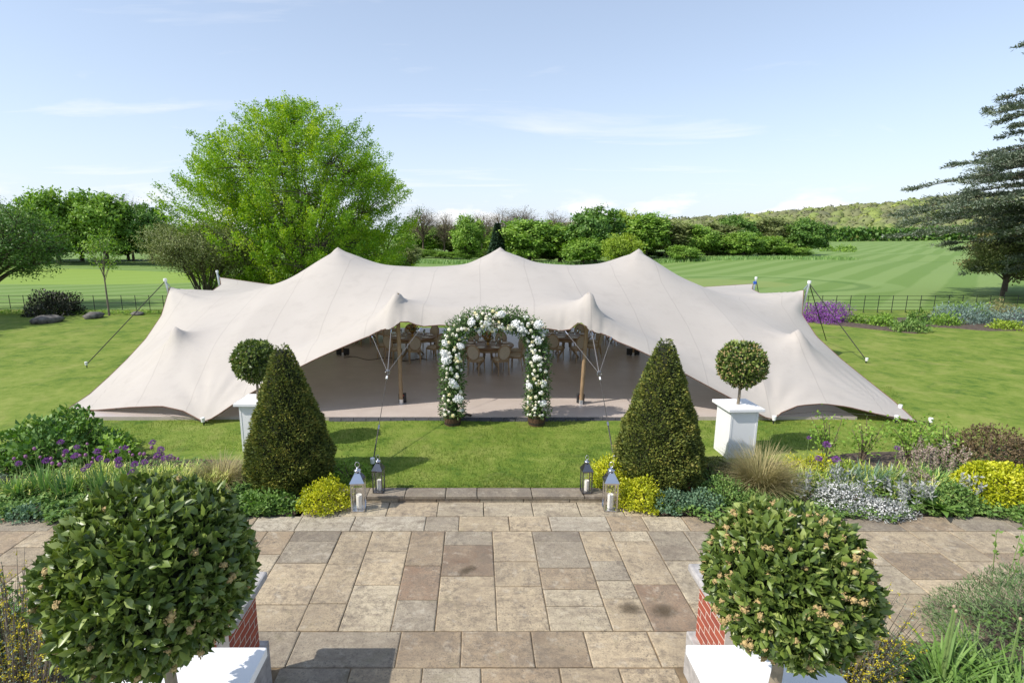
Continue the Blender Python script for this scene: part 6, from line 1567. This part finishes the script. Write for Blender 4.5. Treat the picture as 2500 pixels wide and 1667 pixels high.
# ---- corner beds by the house
carpet('low_groundcover', 'low mixed green ground cover in the corner beds by the house', [(2.95, 5.7, 3.2, 5.2, 5500), (5.9, 10.2, 3.2, 5.85, 5500), (-9.3, -3.2, 3.2, 5.85, 6000)], F['geranium'], .065, .14, .7, 47)
mass('strap_leaf_cover', 'low bright strap leaves covering the right corner bed', [(4.1, 6.2, 3.4, 4.5, 800)], F['fresh'], .40, .040, (.1, .8), (.3, 1.4), .1, .5, 5, 48)
def broom(label, x, y, z, r, h, nst, seed, nfl=7, leaf='sage'):
    g = np.random.default_rng(seed); t = thing('yellow_flower_bush', label, 'shrub', (x, y, z)); mb = MB(); P, Q = [], []
    for k in range(nst):
        a = g.uniform(0, 6.28); q = r * .4 * math.sqrt(g.random()); b0 = np.array([q * math.cos(a), q * math.sin(a), 0]); rr = r * g.uniform(.2, 1.0); e = np.array([rr * math.cos(a), rr * math.sin(a), h * g.uniform(.55, 1.05)])
        mb.tube([tuple(b0), tuple((b0 + e) / 2 + np.array([0, 0, .06])), tuple(e)], [.006, .0045, .002], 3, False)
        f = g.uniform(.45, 1.0, nfl); P.append(b0 + (e - b0) * f[:, None] + g.normal(0, .018, (nfl, 3))); f = g.uniform(.15, .95, 14); Q.append(b0 + (e - b0) * f[:, None] + g.normal(0, .02, (14, 3)))
    mb.build('stems', M['grey_bark'], t)['kind'] = 'stuff'; P, Q = np.concatenate(P), np.concatenate(Q)
    k = len(Q); link('foliage', leaf_mesh('foliage', Q, rvec(k, g), rvec(k, g), .03, .010, F[leaf], g.normal(.4, .2, k)), t)
    P = np.repeat(P, 5, 0) + g.normal(0, .007, (len(P) * 5, 3)); k = len(P); link('flowers', leaf_mesh('flowers', P, rvec(k, g), rvec(k, g), .017, .014, F['yellow'], g.random(k)), t)['kind'] = 'stuff'
broom('twiggy bush with small yellow flowers left of the large dark bay ball', -4.62, 4.55, -.12, .8, 1.35, 240, 51, 4, 'sage')
broom('taller thin twiggy yellow flowered bush at the bottom left corner', -4.0, 3.9, -.12, .7, 1.45, 150, 52, 4, 'sage')
leafy('dark_leaf_bush', 'dark green leafy bush behind the yellow flowered bush on the left', 'shrub', (-5.35, 4.9, -.12), .85, .7, .95, 2200, .09, F['deep'], wid=.5, shell=.35, lump=.2)
broom('twiggy bush with small yellow flowers right of the flowering bay ball', 3.55, 4.62, -.12, .66, 1.12, 280, 53, 5)
leafy('lavender_mound', 'clipped grey green lavender mound at the right by the paving', 'shrub', (6.3, 5.2, -.12), 1.25, .85, .88, 14000, .065, F['lavender'], wid=.13, lump=.06, shell=.7)
leafy('lavender_mound', 'greyer lower half of the lavender planting at the right edge', 'shrub', (6.3, 4.4, -.12), 1.0, .6, .66, 7000, .065, F['sage'], wid=.13, lump=.06, shell=.7)
for k, (x, y, n, L, lab) in enumerate(((4.75, 4.75, 90, .60, 'bright green strap leaved clump right of the yellow flowered bush'), (5.2, 4.35, 90, .60, 'bright green strap leaved clump below the lavender'), (4.45, 4.2, 70, .55, 'bright green strap leaved clump at the bottom edge right of the bay ball'), (5.25, 4.95, 60, .5, 'small strap leaved clump against the lavender mound'), (4.9, 3.8, 90, .6, 'strap leaved clump in the bottom right corner'))):
    tussock('strap_leaf_clump', lab, 'plant', x, y, -.12, n, .45, L, .042, F['fresh'], (.1, .7), (.3, 1.4), .6, 6)
t = thing('dry_stems', 'bundle of dry buff seed stems leaning over the path right of the flowering bay ball', 'dry stems', (4.2, 5.2, -.12)); mb = MB()
for k in range(34):
    a = rnd.uniform(1.2, 4.2); mb.tube([(rnd.uniform(-.2, .2), rnd.uniform(-.15, .15), 0), (.2 * math.cos(a), .2 * math.sin(a), .45), (.55 * math.cos(a) * rnd.random(), .4 * math.sin(a), rnd.uniform(.6, .95))], [.006, .005, .003], 4)
mb.build('stems', M['dry_stem'], t)['kind'] = 'stuff'
for k, (x, y, h) in enumerate(((4.55, 4.55, 1.0), (4.72, 4.75, .9), (5.1, 4.2, .95), (5.35, 4.7, .8))):
    t = thing('budded_stalk', 'tall green stalk with a pale round bud above the strap leaves', 'plant', (x, y, -.12), 0, 'budded stalks over the strap leaves')
    MB().tube([(0, 0, 0), (.01, .01, h)], [.013, .009], 6).build('stem', M['stem_green'], t); MB().ball((.01, .01, h + .015), (.014, .014, .02), 8, 5).build('bud', M['dry_stem'], t)
spikes('tall_stem_plant', 'tall thin stemmed light green plant at the right edge of the paving', 'plant', 6.9, 5.9, 16, .45, .95, F['fresh'], .08, 10, .6, .06)

# ---- the beds along the fence on the right
bed('fence_bed', 'dark soil of the round bed on the right lawn', outline([(17.6, 26.9), (20.0, 24.3), (20.8, 24.6), (20.2, 26.2), (18.6, 28.0)]), .05, -.02)
bed('fence_bed', 'dark soil of the long bed before the right fence', outline([(18.8, 28.0), (21.6, 26.6), (24.0, 25.0), (26.5, 25.2), (38, 27.2), (40, 30.4), (25, 29.8)]), .05, -.02)
FB = [('purple_shrub', 'bright purple flowering shrub by the right tent edge in front of the fence', 18.1, 28.0, 1.45, 1.0, 1.0, 4200, .10, 'purple', .4), ('bed_plant', 'small green plant right of the purple shrub', 19.4, 27.4, .45, .4, .45, 500, .12, 'mid', .5),
      ('bed_plant', 'rounded green plant on the left of the round lawn bed', 20.1, 26.5, .62, .5, .5, 800, .12, 'mid', .5), ('bed_plant', 'spreading green plant at the front of the round lawn bed', 20.3, 25.0, .95, .6, .5, 1300, .12, 'geranium', .5), ('bed_plant', 'green plant at the back of the round lawn bed', 20.5, 27.2, .7, .5, .45, 800, .12, 'mid', .5), ('bed_plant', 'dark green plant between the round bed and the blue green drift', 22.4, 27.2, .6, .5, .7, 800, .12, 'deep', .5),
      ('blue_drift', 'large blue green feathery drift in the long bed', 25.0, 27.6, 1.75, 1.0, 1.0, 3600, .14, 'blue', .25), ('blue_drift', 'smaller blue green feathery drift right of the large one', 27.2, 27.2, 1.1, .8, .75, 2000, .14, 'blue', .25), ('bed_plant', 'green plant at the left foot of the blue green drift', 23.4, 26.8, .8, .6, .6, 1000, .12, 'mid', .5), ('bed_plant', 'bright green plant before the blue green drift', 25.4, 25.6, .8, .5, .42, 900, .12, 'lime', .5),
      ('bed_plant', 'green bush behind the blue green drift', 26.6, 28.9, 1.2, .7, .85, 1400, .14, 'mid', .5), ('purple_plant', 'dull purple flowering plant right of the blue green drift', 29.6, 27.9, 1.3, .8, .72, 1800, .10, 'purple', .4), ('tawny_plant', 'orange tawny grass patch behind the dull purple plant', 28.6, 29.3, 1.2, .5, .85, 1500, .16, 'straw', .15), ('pale_plant', 'pale silvery low plant in front of the dull purple plant', 28.6, 26.4, 1.3, .7, .40, 1400, .12, 'sage', .4),
      ('bed_plant', 'bright green bush at the right end of the long bed', 33.0, 28.6, 1.8, 1.0, .95, 2400, .14, 'mid', .5), ('bed_plant', 'yellow green low plant at the right end of the long bed', 31.8, 26.9, 1.2, .7, .5, 1400, .12, 'lime', .5), ('bed_plant', 'green plant by the fence at the far right', 36.5, 28.8, 1.4, 1.0, .8, 1600, .14, 'fresh', .5)]
for nm, lab, x, y, rx, ry, rz, n, L, mt, wd in FB: shrub(nm, lab, 'plant', x, y, 0, rx, ry, rz, n, L, F[mt], wid=wd, shell=.4, lump=.2)
carpet('tussock_grass', 'rough tufts along the foot of the left fence', [(-30, -11.5, 30.4, 31.2, 2600)], F['mid'], .16, .22, .3, 46)
